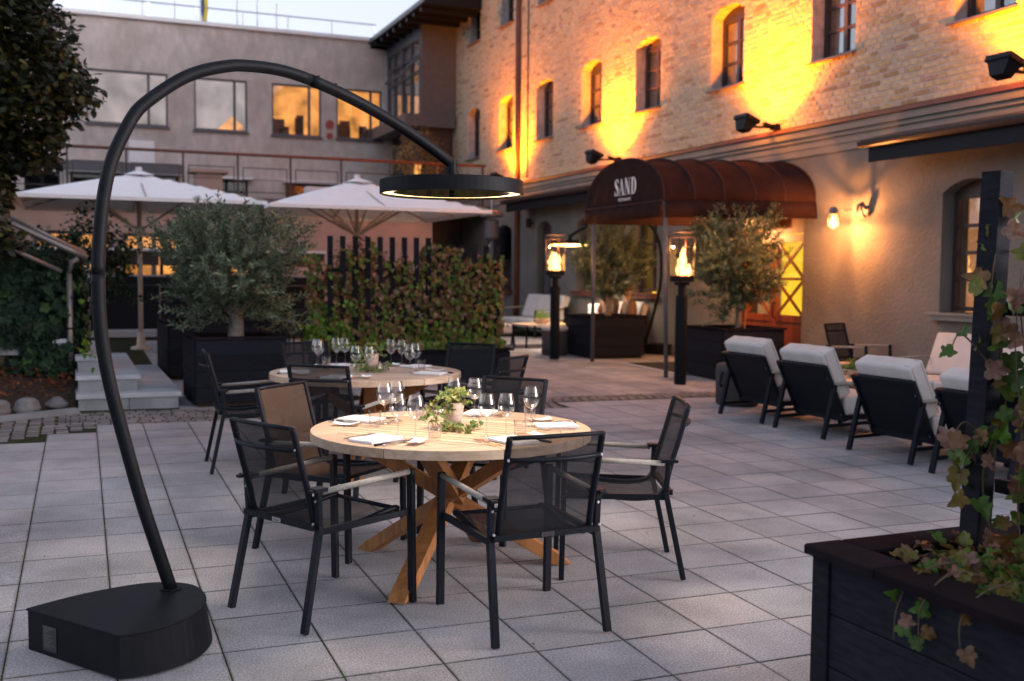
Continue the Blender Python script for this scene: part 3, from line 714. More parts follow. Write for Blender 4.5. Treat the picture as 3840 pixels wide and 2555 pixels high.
# flag poles on the roof behind the rail
poles = [(1.85, 'bare'), (2.67, 'eu'), (3.33, 'se'), (4.31, 'bare'), (4.85, 'bare'), (5.38, 'bare')]
for k, (x, kind) in enumerate(poles):
    hh = 11.5 if k < 5 else 9.35
    t = thing('flag_pole', ['leftmost slim flag pole on the roof, no flag showing', 'flag pole with a furled blue flag', 'flag pole with a drooping blue and yellow flag', 'bare pole right of the blue and yellow flag', 'second bare pole right of the blue and yellow flag', 'short pole farthest right on the roof edge'][k], 'flag pole', (x * 1.033, YF + 1.0, 8.3), 0, 'poles on the roof')
    p = MB(); p.tube([(0, 0, 0), (0, 0, hh - 8.3)], .022, 6); p.build('pole', m_white, t)
    if kind != 'bare':
        z0, z1 = (.62, 1.9) if kind == 'se' else (1.13 + .3, 2.2)
        if kind == 'se': z0 = .05
        for c in range(2 if kind == 'se' else 1):
            f = MB(); P = []
            for i in range(13):
                z = z0 + (z1 - z0) * i / 12; row = []
                for j in range(7):
                    u = j / 6; row.append((.03 + (.10 + .14 * (i / 12)) * u + .02 * sin(i * .9), (.05 + .0) * sin(u * 9 + i * .4), z))
                P.append(row)
            f.grid(P)
        fl = f.build('flag', M('flag_blue_%s' % kind, (.03, .12, .34) if kind == 'se' else (.04, .07, .35), .8), t)
        if kind == 'se':
            f = MB(); P = [[(.05 + .10 * u + .02 * sin(i * .9) + .12 * (i / 8), -.055 + .012 * sin(u * 6), .35 + 1.1 * i / 8) for u in (0, .5, 1)] for i in range(9)]; f.grid(P); f.build('yellow_cross', M('flag_yellow', (.6, .45, .04), .8), t)
# link building with deep black eave and tall glazing
lk = thing('glazed_link_building', 'narrow glazed link between the two buildings under a deep black sloping eave', 'building', (0, 0, 0))
mb = MB()
mb.add([(8.02, 24.9, 8.32), (9.6, 24.9, 8.9), (9.6, 30.4, 8.9), (8.02, 30.4, 8.32), (8.02, 24.9, 8.22), (9.6, 24.9, 8.22), (9.6, 30.4, 8.22), (8.02, 30.4, 8.22)], [(0, 1, 2, 3), (7, 6, 5, 4), (0, 4, 5, 1), (1, 5, 6, 2), (2, 6, 7, 3), (3, 7, 4, 0)])
mb.build('eave', m_black, lk)
mb = MB(); mb.box(8.0, 8.045, 24.88, 30.4, 8.24, 8.35); mb.build('gutter', m_greyframe, lk)
mb = MB()
for y in np.arange(25.2, 30.2, .6): mb.box(8.06, 9.5, y, y + .12, 8.10, 8.21)
mb.build('rafters', m_black, lk)
XG = 8.62
mb = MB()
for y in (26.95, 27.75, 28.55, 29.35, 30.0): mb.box(XG - .05, XG + .05, y - .04, y + .04, 5.86, 8.1)
for z in (5.86, 7.0, 7.45): mb.box(XG - .035, XG + .035, 26.95, 30.0, z - .04, z + .04)
mb.box(XG - .06, XG + .9, 26.9, 30.0, 7.85, 8.2)
mb.beam((XG - .08, 26.98, 7.35), (XG - .28, 27.7, 7.05), .05); mb.beam((XG - .3, 27.6, 7.0), (XG - .3, 29.3, 7.0), .05); mb.beam((XG - .3, 29.3, 7.0), (XG - .03, 29.3, 7.45), .05); mb.beam((XG - .3, 27.6, 7.0), (XG - .03, 27.6, 7.45), .05); mb.beam((XG - .3, 28.4, 7.0), (XG - .03, 28.4, 7.45), .05)
fr_ = mb.build('glazing_frame', m_greyframe, lk)
for y0 in (26.97, 27.79, 28.59, 29.39):
    for z0, z1 in ((5.9, 6.96), (7.04, 7.41), (7.49, 7.84)):
        p = MB(); p.box(XG, XG + .006, y0, y0 + .72, z0, z1); p.build('pane', m_pane, fr_)
mb = MB(); mb.box(XG - .04, 9.54, 26.80, 26.9, 5.83, 8.2); mb.build('end_wall', m_greyframe, lk)
mb = MB(); mb.box(XG + .8, XG + .81, 26.95, 30.2, 5.84, 8.2); mb.build('window_backing', m_pane_glow, lk)
mb = MB()
for y in (27.1, 28.9): mb.box(XG + .5, XG + .55, y, y + .35, 7.1, 7.5)
mb.build('lit_panel', m_lit_o, lk)
mb = MB(); mb.box(8.1, 9.5, 26.7, 29.95, 5.5, 5.82); mb.build('balcony_band', m_greyframe, lk)
mb = MB(); mb.box(8.7, 9.5, 27.0, 29.9, 3.3, 5.5); mb.box(8.15, 8.27, 27.0, 27.12, 3.3, 5.5); mb.build('recess', m_frame, lk)
mb = MB(); mb.box(8.66, 8.69, 27.2, 27.7, 3.9, 4.6); mb.build('lit_panel', m_lit_o, lk)

# --- roof terrace in front of the facade
ter = thing('roof_terrace', 'roof terrace with a reddish handrail above a pink rendered wall', 'terrace', (0, 0, 0))
mb = wall_holes(-8, 8.16, -.3, 3.12, [(-.75, .85, 1.3, 2.48, 2.48), (1.03, 2.34, 1.3, 2.46, 2.46), (4.62, 5.0, 2.0, 2.35, 2.35), (3.3, 4.3, .4, 2.2, 2.2)], 24.6, 24.9, YZ); mb.build('wall', m_terr, ter)
mb = MB(); mb.box(-8, 9.5, 24.28, 29.9, 3.14, 3.30); mb.build('deck', m_greyframe, ter)
for a, b, z0, z1 in ((-.75, .85, 1.3, 2.48), (1.03, 2.34, 1.3, 2.46), (3.3, 4.3, .4, 2.2), (4.62, 5.0, 2.0, 2.35)):
    wo_ = mullion_window(ter, a, b, z0, z1, 1, 2, 24.66, YZ, m_greyframe, fw=.07, mw=.05)
    if a != 4.62: bk = MB(); bk.box(a - .1, b + .1, z0, z1, 25.2, 25.21, YZ); bk.build('window_backing', m_lit_o, wo_)
    else: bk = MB(); bk.box(a, b, z0, z1, 24.88, 24.89, YZ); bk.build('room_dark', m_greyframe, wo_)
mb = MB(); mb.box(8.16, 9.5, -.3, 3.12, 26.2, 26.4, YZ); mb.build('recess_wall', m_frame, ter)
hr = MB(); hr.tube([(-4, 24.35, 4.26), (9.45, 24.35, 4.28)], .035, 8); hr.build('handrail', m_trim, ter, smooth=True)
for k, x in enumerate(np.arange(-3.6, 9.5, 1.18)):
    p = MB(); p.box(x - .02, x + .02, 24.33, 24.37, 3.3, 4.24); p.build('post', m_frame, ter)
for k, x in enumerate(np.arange(-3.5, 9.3, 1.18)):
    if k > 8 and k != 10: continue
    p = MB(); x1 = x + 1.0; z0, z1 = 3.42, 3.98
    for q in ((x, x1, z1 - .02, z1), (x, x1, z0, z0 + .02), (x, x1, (z0 + z1) / 2, (z0 + z1) / 2 + .012)): p.box(q[0], q[1], 24.30, 24.32, q[2], q[3])
    for xx in (x, x1 - .02): p.box(xx, xx + .02, 24.298, 24.322, z0 - .1, z1)
    p.build('rail_panel', m_frame, ter)
mb = MB(); mb.box(-8, 2.6, 27.5, 27.7, 4.05, 4.28); mb.build('pergola_beam', m_greyframe, ter)
mb = MB(); mb.box(2.75, 3.35, 26.0, 26.6, 3.3, 3.98); mb.box(2.6, 3.5, 25.9, 26.7, 3.98, 4.06); tag(mb.build('chimney_block', m_terr), 'pink block with a dark cap standing on the roof terrace', 'chimney')
mb = MB(); mb.box(5.3, 5.85, 25.6, 26.0, 3.32, 3.72); tag(mb.build('air_unit', m_white), 'white box unit on the roof terrace above the right parasol', 'air unit')
# dark screen and counter under the terrace
bar = thing('dark_screen', 'dark slatted windbreak and counter behind the left parasol', 'screen', (0, 0, 0))
zb = gz(2, 21)
for k, (z0, z1, y) in enumerate(((.08, .95, 21.0), (1.33, 1.60, 21.05))):
    for x in np.arange(-1.6, 4.7, 1.05):
        p = MB(); p.box(x, x + 1.03, y, y + .04, zb + z0, zb + z1); p.build('panel', m_frame if k else m_black, bar)
mb = MB(); mb.box(-1.6, 4.7, 20.9, 21.1, zb + 1.60, zb + 1.65); mb.build('top_rail', m_white, bar)
mb = MB(); mb.box(-1.6, 4.7, 20.85, 21.2, zb + .96, zb + 1.12); mb.build('counter', m_black, bar)
mb = MB(); mb.box(-1.6, 4.7, 20.9, 21.15, zb + 1.12, zb + 1.15); mb.build('counter_edge', m_conctop, bar)
for x in (-1.6, 1.55, 4.65): p = MB(); p.box(x, x + .06, 21.1, 21.16, zb, zb + 1.6); p.build('post', m_black, bar)
mb = MB(); mb.box(-1.2, 3.2, 20.2, 20.9, zb + .02, zb + .13); mb.build('ledge', m_conctop, bar)

# --- steps, planted bank and handrail on the left
st = thing('stone_steps', 'low flight of pale grey slab steps climbing to the left', 'steps', (0, 0, 0))
for k, (x1, y0, z0, z1) in enumerate(((1.02, 11.2, 0, .165), (.64, 11.45, .165, .33), (.28, 11.9, .33, .495), (-.06, 12.3, .495, .66))):
    zg = gz(.3, 11.5) - .01; x0 = .035 - .0 * k if k < 3 else -1.5
    xs = np.linspace(x0, x1 - .03, 3 if k < 2 else 2)
    for a, b in zip(xs, xs[1:]):
        p = MB(); p.bbox(a + .002, b - .002, y0 + .02, 14.6, zg + z0 - (.2 if k == 0 else 0), zg + z1 - .045, .004); p.build('riser_block', m_concrete, st)
    ys = np.arange(y0, 14.6, .8)
    for a in ys:
        p = MB(); p.bbox(x0 - .02, x1, a + .002, min(a + .798, 14.62), zg + z1 - .044, zg + z1, .006); p.build('step_slab', m_conctop, st)
bank = MB(); P = []
for i in range(16):
    x = -7 + i * 7.02 / 15; row = []
    for j in range(12):
        y = 11.35 + j * .5; hgt = .10 + .25 * min(1, j / 4); row.append((x, y, gz(x, y) + hgt + random.gauss(0, .015) - (.1 if j == 0 else 0)))
    P.append(row)
bank.grid(P); tag(bank.build('flower_bed_soil', m_soil, smooth=True), kind='structure')
fl = []; 
for q in range(900): x, y = random.uniform(-2.5, -.02), random.uniform(11.4, 12.4); fl.append((x, y, gz(x, y) + .13 + .22 * (y - 11.4)))
leaves('leaf_litter', fl, RNG.normal(0, .5, (900, 3)) + [0, 0, 1], RNG.uniform(.03, .06, 900), BROAD, m_redbush)
for k in range(9):
    x = -.16 - k * .27 - (k > 4) * .1; y = 11.32 - k * .13; s = random.uniform(.10, .16)
    me = bpy.data.meshes.new('border_stone'); bm = bmesh.new(); bmesh.ops.create_icosphere(bm, subdivisions=3, radius=1)
    sd = random.random() * 90
    for v in bm.verts:
        c = v.co; n_ = 1 + .22 * sin(c.x * 2.3 + sd) * cos(c.y * 2.9 + sd) + .15 * sin(c.z * 3.7 + sd * 2); v.co = Vector((c.x * s * n_, c.y * s * .7 * n_, c.z * s * .62 * n_))
    bm.to_mesh(me); bm.free()
    o = link(me, 'border_stone', m_stone, smooth=True); o.location = (x, y, gz(x, y) + .07); o.rotation_euler = (0, 0, random.uniform(-.5, .5))
    nm_ = ['nearest the steps', 'second from the steps', 'third from the steps', 'fourth from the steps', 'fifth from the steps', 'sixth from the steps', 'seventh from the steps', 'eighth from the steps', 'ninth and farthest from the steps'][k]
    tag(o, 'rounded grey border stone of the planted bed, ' + nm_, 'stone', 'stones edging the planted bed')
kb = MB(); 
for a, b in (((.02, 11.08), (-1.2, 10.35)), ((-1.2, 10.35), (-3.2, 9.1))): kb.beam((a[0], a[1], gz(*a) + .0), (b[0], b[1], gz(*b) + .0), .10, .10)
tag(kb.build('kerb', m_concrete), kind='structure')
rw = MB(); rw.box(-7, -.28, 12.95, 13.1, .2, 1.35); rw.add([(-.28, 12.95, 1.0), (-.28, 13.1, 1.0)], []) 
tag(rw.build('retaining_wall', m_concrete), 'grey retaining wall behind the ivy on the left', 'wall')
# ivy draped over the bank wall: slanting top, dense dark leaves
ivw = thing('ivy_hedge', 'dense dark green ivy covering the bank left of the steps', 'hedge', (0, 0, 0))
def ivy_top(x): return 2.02 + (-.7 - x) * .25 if x < -.7 else 2.02 - (x + .7) * .62
Cc = []; Nn = []
while len(Cc) < 9000:
    x = random.uniform(-2.6, .02); zt = ivy_top(x); z = random.uniform(.52, zt)
    bulge = .42 * math.sqrt(max(0, 1 - ((z - 1.0) / 1.0) ** 2)) + .08 * sin(x * 7 + z * 5) + .05 * sin(z * 13)
    y = 12.75 - bulge + random.uniform(-.05, .25) ** 1
    if z < .75 and random.random() < .5: continue
    if x > -.18 and not (z < 1.25): continue
    Cc.append((x, y, z)); Nn.append((random.gauss(.1, .35), random.gauss(-1, .3), random.gauss(.45, .35)))
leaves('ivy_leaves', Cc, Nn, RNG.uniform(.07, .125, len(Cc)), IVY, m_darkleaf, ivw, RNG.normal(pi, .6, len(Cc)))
Cc = []; Nn = []
while len(Cc) < 2600:                       # the side facing the stairs
    y = random.uniform(12.3, 14.4); z = random.uniform(.65, 1.75 - (y - 12.3) * .1)
    Cc.append((-.02 + random.gauss(0, .07), y, z)); Nn.append((1, random.gauss(0, .5), random.gauss(.4, .4)))
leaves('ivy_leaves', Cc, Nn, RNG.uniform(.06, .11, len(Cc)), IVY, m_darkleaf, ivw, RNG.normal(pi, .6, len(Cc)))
Cc = []; Nn = []
for q in range(160):
    x = random.uniform(-2.0, .02); z = random.uniform(.7, ivy_top(x) - .05)
    Cc.append((x, 12.75 - .46 * math.sqrt(max(0, 1 - (z - 1.0) ** 2)) - random.uniform(0, .05), z)); Nn.append((random.gauss(.1, .3), -1, random.gauss(.4, .3)))
leaf_parts(Cc, Nn, RNG.uniform(.09, .14, 160), IVY, 'dark', m_darkleaf, ivw)
Cc = []
for q in range(46): Cc.append((.06 + abs(random.gauss(0, .12)), 12.1 + random.gauss(0, .25), .75 + random.gauss(0, .14)))
leaves('trailing_ivy', Cc, RNG.normal(0, 1, (46, 3)), RNG.uniform(.04, .07, 46), IVY, m_greenivy, ivw)
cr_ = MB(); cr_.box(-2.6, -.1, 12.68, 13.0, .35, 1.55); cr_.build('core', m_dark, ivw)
# handrail
hrl = thing('stair_handrail', 'sloping steel handrail with round posts beside the steps', 'handrail', (0, 0, 0))
zb = .25
p = MB(); p.tube([(-.03, 12.3, zb), (-.03, 12.3, 1.58)], .034, 10); po = p.build('post', m_railsteel, hrl, smooth=True)
p = MB(); p.tube([(-.03, 12.3, .98), (-.03, 12.3, 1.0)], .040, 10); p.build('clamp', m_black, po)
p = MB(); p.tube([(.18, 13.9, .8), (.18, 13.9, 1.72)], .026, 10); p.build('post', m_railsteel, hrl, smooth=True)
p = MB(); p.tube([(-.03, 12.3, 1.58), (.0, 12.28, 1.70), (.06, 12.26, 1.745)], .028, 8); p.build('bracket', m_railsteel, hrl, smooth=True)
p = MB(); p.tube([(.16, 12.22, 1.75), (-.10, 12.22, 1.87), (-.9, 12.22, 2.26), (-2.6, 12.22, 3.1)], .031, 10); p.build('top_rail', m_railsteel, hrl, smooth=True)
p = MB(); p.tube([(-.10, 12.3, 1.60), (-.9, 12.3, 1.99), (-2.6, 12.3, 2.84)], .024, 10); p.build('mid_rail', m_railsteel, hrl, smooth=True)
p = MB(); p.tube([(.16, 13.8, 1.82), (-.9, 13.8, 2.35)], .030, 10); p.build('far_rail', m_railsteel, hrl, smooth=True)
# ================================================================== LAMPS ON THE WALL
def uplight(y, label, power=260):
    t = thing('wall_uplight', label, 'floodlight', (XW, y, 3.80), 0, 'floodlights washing the brick wall')
    b = MB(); b.box(-.10, -.012, -.07, .07, -.05, .03); b.build('mount', m_black, t)
    b = MB(); b.beam((-.08, 0, -.02), (-.50, .0, -.03), .045, .03); b.beam((-.10, .0, -.01), (-.26, 0, .03), .07, .04); b.build('arm', m_black, t)
    b = MB(); mt = Matrix.Translation((-.58, 0, -.01)) @ Euler((0, R_(22), 0)).to_matrix().to_4x4()
    q0 = [(-.06, -.09, -.10), (.06, -.09, -.10), (.06, .09, -.10), (-.06, .09, -.10)]; q1 = [(-.11, -.15, .08), (.11, -.15, .08), (.11, .15, .08), (-.11, .15, .08)]
    vs = [mt @ Vector(p) for p in q0 + q1]; b.add(vs, [(3, 2, 1, 0), (0, 1, 5, 4), (1, 2, 6, 5), (2, 3, 7, 6), (3, 0, 4, 7)])
    b.box(-.125, -.11, -.16, .16, .05, .11, mt); b.box(.11, .125, -.16, .16, .05, .11, mt); b.box(-.11, .11, -.165, -.15, .05, .11, mt); b.box(-.11, .11, .15, .165, .05, .11, mt)
    hd = b.build('head', m_black, t)
    f = MB(); f.box(-.105, .105, -.145, .145, .070, .076, mt); f.build('lens', m_spotface, hd)
    l = bpy.data.lights.new('uplight', 'SPOT'); l.energy = power * 1.3; l.color = (1, .245, .002); l.spot_size = R_(142); l.spot_blend = 1.0; l.shadow_soft_size = .10
    lo = bpy.data.objects.new('uplight_beam', l); COL.objects.link(lo); lo.parent = t; lo.location = (-.54, 0, .135)
    lo.rotation_euler = Vector((-.40, 0, -1)).to_track_quat('Z', 'Y').to_euler()
    l = bpy.data.lights.new('uplight_spill', 'POINT'); l.energy = power * .055; l.color = (1, .27, .02); l.shadow_soft_size = .09
    lo = bpy.data.objects.new('uplight_spill', l); COL.objects.link(lo); lo.parent = t; lo.location = (-.54, 0, .18)
    return t
for y, lb, pw in ((8.25, 'black floodlight above the right awning box, at the edge of the photo', 420), (12.8, 'black floodlight above the canopy, right of its ridge', 620), (17.6, 'black floodlight just left of the top of the canopy', 560),
              (22.45, 'black floodlight at the foot of the red drain pipe', 520), (27.3, 'farthest floodlight near the glazed link', 760)):
    uplight(y, lb, pw)

# caged bulb lamp
wl = thing('wall_lamp', 'caged bulb wall lamp on a curved bracket between canopy and window', 'wall lamp', (XW, 10.93, 2.48))
b = MB(); b.tube([(-.01, -.06 + .0, 0), (-.03, -.06, 0)], .06, 12); b.tube([(-.03, -.06, .02), (-.10, -.07, .09), (-.16, -.06, .06), (-.17, -.04, .0), (-.16, .0, -.03)], .022, 8); b.tube([(-.03, -.06, -.09), (-.10, -.08, -.05), (-.13, -.08, .02), (-.10, -.07, .09)], .016, 8); b.build('bracket', m_lampgrey, wl, smooth=True)
b = MB(); b.tube([(-.12, -.05, .0), (-.36, .13, .0)], .012, 6); b.build('arm', m_lampgrey, wl)
b = MB(); b.lathe([(0, .07), (.04, .06), (.055, .03), (.06, 0), (.06, -.04), (0, -.04)], 14, (-.38, .15, -.02)); b.build('cap', m_lampgrey, wl, smooth=True)
b = MB(); b.lathe([(.05, -.04), (.062, -.08), (.062, -.15), (.05, -.19), (.025, -.215), (0, -.22)], 14, (-.38, .15, -.02)); gl_ = b.build('glass_jar', glass_mat('jar_glass', (1, .93, .8), .03, .5), wl, smooth=True)
b = MB(); b.lathe([(0, -.05), (.014, -.06), (.022, -.09), (.014, -.12), (0, -.125)], 10, (-.38, .15, -.02)); b.build('bulb', m_bulb, wl, smooth=True)
b = MB()
for k in range(4):
    a = k * pi / 2 + .4; b.tube([(-.38 + .068 * cos(a), .15 + .068 * sin(a), -.05), (-.38 + .074 * cos(a), .15 + .074 * sin(a), -.13), (-.38 + .06 * cos(a), .15 + .06 * sin(a), -.20), (-.38, .15, -.245)], .005, 5)
for z in (-.085, -.15): b.tube([(-.38 + .074 * cos(q), .15 + .074 * sin(q), z) for q in [2 * pi * i / 16 for i in range(17)]], .006, 5, cap=False)
b.build('cage', m_frame, wl)
l = bpy.data.lights.new('wall_lamp', 'POINT'); l.energy = 75; l.color = (1, .36, .10); l.shadow_soft_size = .018
lo = bpy.data.objects.new('wall_lamp_light', l); COL.objects.link(lo); lo.parent = wl; lo.location = (-.38, .15, -.155)

# ================================================================== CANOPY
cn = thing('entrance_canopy', 'barrel shaped maroon canvas entrance canopy with white lettering on posts', 'canopy', (7.57, 13.85, 0))
NX, NA = 22, 20; P = []
def cano(u, a):                       # u 0 front .. 1 wall, a angle
    x = 1.98 * u; cy = -.62 * u; hw = 1.19 + .13 * u; hh = .67
    rb = abs(((u * 5) % 1) - .5) * 2; sag = .028 * (1 - rb ** 3) if u > .01 else 0
    return (x, cy + (hw - sag * .6) * cos(a), 2.65 + (hh - sag) * max(0, sin(a)) ** .86)
for i in range(NX * 2 + 1):
    P.append([cano(i / (NX * 2), pi * j / NA) for j in range(NA + 1)])
b = MB(); b.grid(P); b.build('barrel', m_awn, cn, smooth=True, solid=.012)
b = MB(); F_ = [cano(0, pi * j / NA) for j in range(NA + 1)]; b.add([(p[0] - .004, p[1], p[2]) for p in F_], [tuple(range(NA + 1))]); b.build('front_panel', m_awn, cn, solid=.006)
b = MB(); P = []
for j in range(25):
    y = -1.19 + 2.38 * j / 24; P.append([(-.03 - .012 * sin(j * 1.3), y, 2.65), (-.045 - .014 * sin(j * 1.7 + 1), y, 2.53), (-.05 - .02 * sin(j * 1.1), y, 2.42)])
b.grid(P); b.build('front_valance', m_awn, cn, smooth=True, solid=.008)
for s in (-1, 1):
    b = MB(); P = []
    for j in range(25):
        u = j / 24; p = cano(u, 0 if s > 0 else pi); P.append([(p[0], p[1] + s * .01, 2.65), (p[0], p[1] + s * (.03 + .008 * sin(j * 1.9)), 2.42)])
    b.grid(P); b.build('side_valance', m_awn, cn, smooth=True, solid=.008)
for k in range(6):
    b = MB(); b.tube([tuple(c + d for c, d in zip(cano(k / 5, pi * j / NA), (0, 0, .012))) for j in range(NA + 1)], .012, 5, cap=False); b.build('rib_piping', m_awnpipe, cn)
b = MB(); b.tube([(-.035, -1.2, 2.65), (-.035, 1.2, 2.65)], .012, 5); b.build('edge_piping', m_awnpipe, cn)
for (x, y) in ((-.0, .93), (.02, -1.28), ): 
    b = MB(); b.tube([(x, y, gz(7.57, 13.85 + y)), (x, y if y > 0 else y + .1, 2.64)], .030, 10); b.build('post', m_steel if False else m_greyframe, cn, smooth=True)
# lettering: SAND in a high contrast face, drawn with strokes, and RESTAURANT
def strokes(mb, S, T):
    for poly in S: mb.prism(poly, 0, .004, T)
def ring(cx, cy, rx0, rx1, ry0, ry1, a0, a1, n=14):
    o = [(cx + rx1 * cos(a), cy + ry1 * sin(a)) for a in np.linspace(a0, a1, n)]; i = [(cx + rx0 * cos(a), cy + ry0 * sin(a)) for a in np.linspace(a0, a1, n)]
    return [[o[k], o[k + 1], i[k + 1], i[k]] for k in range(n - 1)]
def curve_w(pts, ws):
    out = []; L_, R2 = [], []
    for i, p in enumerate(pts):
        a = pts[max(i - 1, 0)]; b = pts[min(i + 1, len(pts) - 1)]; t = Vector((b[0] - a[0], b[1] - a[1])).normalized(); nrm = Vector((-t.y, t.x)) * ws[i] / 2
        L_.append((p[0] + nrm.x, p[1] + nrm.y)); R2.append((p[0] - nrm.x, p[1] - nrm.y))
    return [[L_[i], L_[i + 1], R2[i + 1], R2[i]] for i in range(len(pts) - 1)]
th, tk = .035, .17
LS = curve_w([(.50, .74), (.46, .88), (.36, .97), (.24, .96), (.12, .86), (.13, .68), (.28, .54), (.43, .40), (.47, .22), (.38, .06), (.24, .02), (.10, .08), (.04, .26)], [.03, .04, .05, .07, .13, .18, .21, .19, .13, .07, .05, .05, .03]) + [[(.48, .72), (.52, .72), (.52, .99), (.48, .99)], [(.02, .0), (.06, .0), (.06, .28), (.02, .28)]]
LA = [[(.0, 0), (.035, 0), (.31, .95), (.28, .97)], [(.24, .98), (.33, 1.0), (.64, 0), (.46, 0)], [(.10, .33), (.46, .33), (.45, .36), (.11, .36)], [(-.06, 0), (.14, 0), (.14, .03), (-.06, .03)], [(.38, 0), (.72, 0), (.72, .03), (.38, .03)]]
LN = [[(.08, 0), (.115, 0), (.115, 1), (.08, 1)], [(.05, 1), (.22, 1), (.66, 0), (.56, 0), (.5, .02)], [(.60, 0), (.635, 0), (.635, 1), (.60, 1)], [(0, 0), (.2, 0), (.2, .03), (0, .03)], [(0, .97), (.2, .97), (.2, 1), (0, 1)], [(.52, .97), (.72, .97), (.72, 1), (.52, 1)]]
LD = [[(.10, 0), (.26, 0), (.26, 1), (.10, 1)], [(0, 0), (.4, 0), (.4, .03), (0, .03)], [(0, .97), (.4, .97), (.4, 1), (0, 1)]] + ring(.30, .5, .22, .38, .46, .5, -pi / 2, pi / 2)
b = MB(); H_ = .245; off = 0
for S, adv in ((LS, .66), (LA, .76), (LN, .84), (LD, .70)):
    T = Matrix(((0, 0, -1, -.012), (-H_ * .90, 0, 0, .255 - off * H_ * .90 - .02), (0, H_, 0, 2.80), (0, 0, 0, 1)))
    strokes(b, S, T); off += adv
m_letter = M('white_print', (.85, .85, .85), .7, var=.01)
b.build('lettering', m_letter, cn)
def text_mesh(txt, size, name, mat, parent, M4, extrude=.001):
    c = bpy.data.curves.new('t', 'FONT'); c.body = txt; c.size = size; c.extrude = extrude; c.align_x = 'CENTER'
    o = bpy.data.objects.new('t', c); COL.objects.link(o)
    me = bpy.data.meshes.new_from_object(o.evaluated_get(bpy.context.evaluated_depsgraph_get())); bpy.data.objects.remove(o)
    me.transform(M4); me.materials.clear(); return link(me, name, mat, parent)
text_mesh('RESTAURANT', .062, 'small_lettering', m_letter, cn, Matrix(((0, 0, -1, -.014), (-1, 0, 0, -.08), (0, 1, 0, 2.715), (0, 0, 0, 1))))
# warm lamps under the canopy
lp = thing('canopy_lamp', 'small glowing lamp under the canopy behind the right fire lantern', 'lamp', (9.30, 13.98, 2.22))
b = MB(); b.lathe([(0, .06), (.05, .04), (.05, -.04), (0, -.06)], 12); b.build('bulb', m_bulb, lp, smooth=True)
b = MB(); b.box(.0, .24, -.02, .02, .06, .1); b.build('arm', m_black, lp)
l = bpy.data.lights.new('canopy', 'POINT'); l.energy = 60; l.color = (1, .42, .13); l.shadow_soft_size = .06
lo = bpy.data.objects.new('canopy_light', l); COL.objects.link(lo); lo.parent = lp; lo.location = (-.12, -.3, .0)
# mat under the canopy with a pale metal edge
zt = lambda x, y, d=.004: gz(x, y) + d
b = MB(); b.add([(x, y, zt(x, y, .010)) for x, y in ((7.98, 12.75), (9.3, 12.6), (9.3, 14.4), (7.98, 14.45))] + [(x, y, zt(x, y, .001)) for x, y in ((7.98, 12.75), (9.3, 12.6), (9.3, 14.4), (7.98, 14.45))], [(0, 1, 2, 3), (0, 4, 5, 1), (0, 3, 7, 4), (3, 2, 6, 7)])
mt_ = thing('entrance_mat', 'black sunken entrance mat with a pale metal edge under the canopy', 'door mat'); b.build('mat', m_mat, mt_)
b = MB(); b.beam((7.95, 12.7, zt(7.95, 12.7, .008)), (7.95, 14.5, zt(7.95, 14.5, .008)), .06, .014); b.build('edge_strip', m_conctop, mt_)

# ================================================================== FIRE LANTERNS
def fire_lantern(x, y, label, h=2.12, seed=1):
    rr = random.Random(seed)
    t = thing('fire_lantern', label, 'lantern', (x, y, gz(x, y)), 0, 'fire lanterns on black posts')
    b = MB(); b.lathe([(.075, 0), (.078, .02), (.078, 1.16), (.05, 1.18), (.05, 1.30), (0, 1.30)], 20); b.build('post', m_blackb, t, smooth=True, bevel=.004)
    b = MB(); b.box(-.07, .07, -.07, .07, 1.30, 1.34); b.box(-.112, .112, -.112, .112, 1.345, 1.42); b.build('burner_box', m_blackb, t)
    for k in range(4):
        a = k * pi / 2; p = MB(); p.box(-.115, .115, .1115, .1145, 1.42, 1.91, Matrix.Rotation(a, 4, 'Z')); p.build('pane', m_lglass, t)
    fr_ = MB()
    for sx in (-1, 1):
        for sy in (-1, 1): fr_.box(sx * .117 - .004, sx * .117 + .004, sy * .117 - .004, sy * .117 + .004, 1.42, 1.93)
    for z in (1.92,):
        for a in range(4): fr_.box(-.121, .121, .115, .122, z, z + .012, Matrix.Rotation(a * pi / 2, 4, 'Z'))
    for s in (-1, 1): fr_.box(s * .05 - .004, s * .05 + .004, -.004, .004, 1.43, 2.0)
    fr_.build('frame', m_frame, t)
    b = MB(); b.box(-.125, .125, -.125, .125, 1.985, 1.995); b.beam((-.08, 0, 1.93), (-.10, 0, 1.99), .01); b.beam((.08, 0, 1.93), (.10, 0, 1.99), .01); b.build('hood', m_frame, t)
    fl = MB()
    for k in range(13):
        a = rr.uniform(0, 6.28); r = rr.uniform(.0, .085); hh = rr.uniform(.12, .38) * (1.1 - r * 4); w_ = rr.uniform(.020, .042); cx_, cy_ = r * cos(a), r * sin(a); ln = rr.uniform(-.05, .05); ln2 = rr.uniform(-.04, .04)
        pts = [(cx_ + ln * (i / 8) ** 1.5 + .018 * sin(i * 1.3 + k), cy_ + ln2 * i / 8 + .01 * cos(i + k), 1.43 + hh * i / 8) for i in range(9)]
        fl.tube(pts, [w_ * .6] + [w_ * math.sqrt(max(0, 1 - ((i - 2) / 6.2) ** 2)) if i > 1 else w_ for i in range(1, 8)] + [.0015], 7)
    fl.build('flame', m_fire, t, smooth=True)
    l = bpy.data.lights.new('flame', 'POINT'); l.energy = 14; l.color = (1, .42, .13); l.shadow_soft_size = .015
    lo = bpy.data.objects.new('flame_light', l); COL.objects.link(lo); lo.parent = t; lo.location = (0, 0, 1.80)
    return t
fire_lantern(7.34, 11.80, 'fire lantern on a black post in front of the right canopy post, sharper and nearer', seed=3)
fire_lantern(7.15, 15.29, 'fire lantern on a black post left of the planter under the canopy, farther away', seed=8)

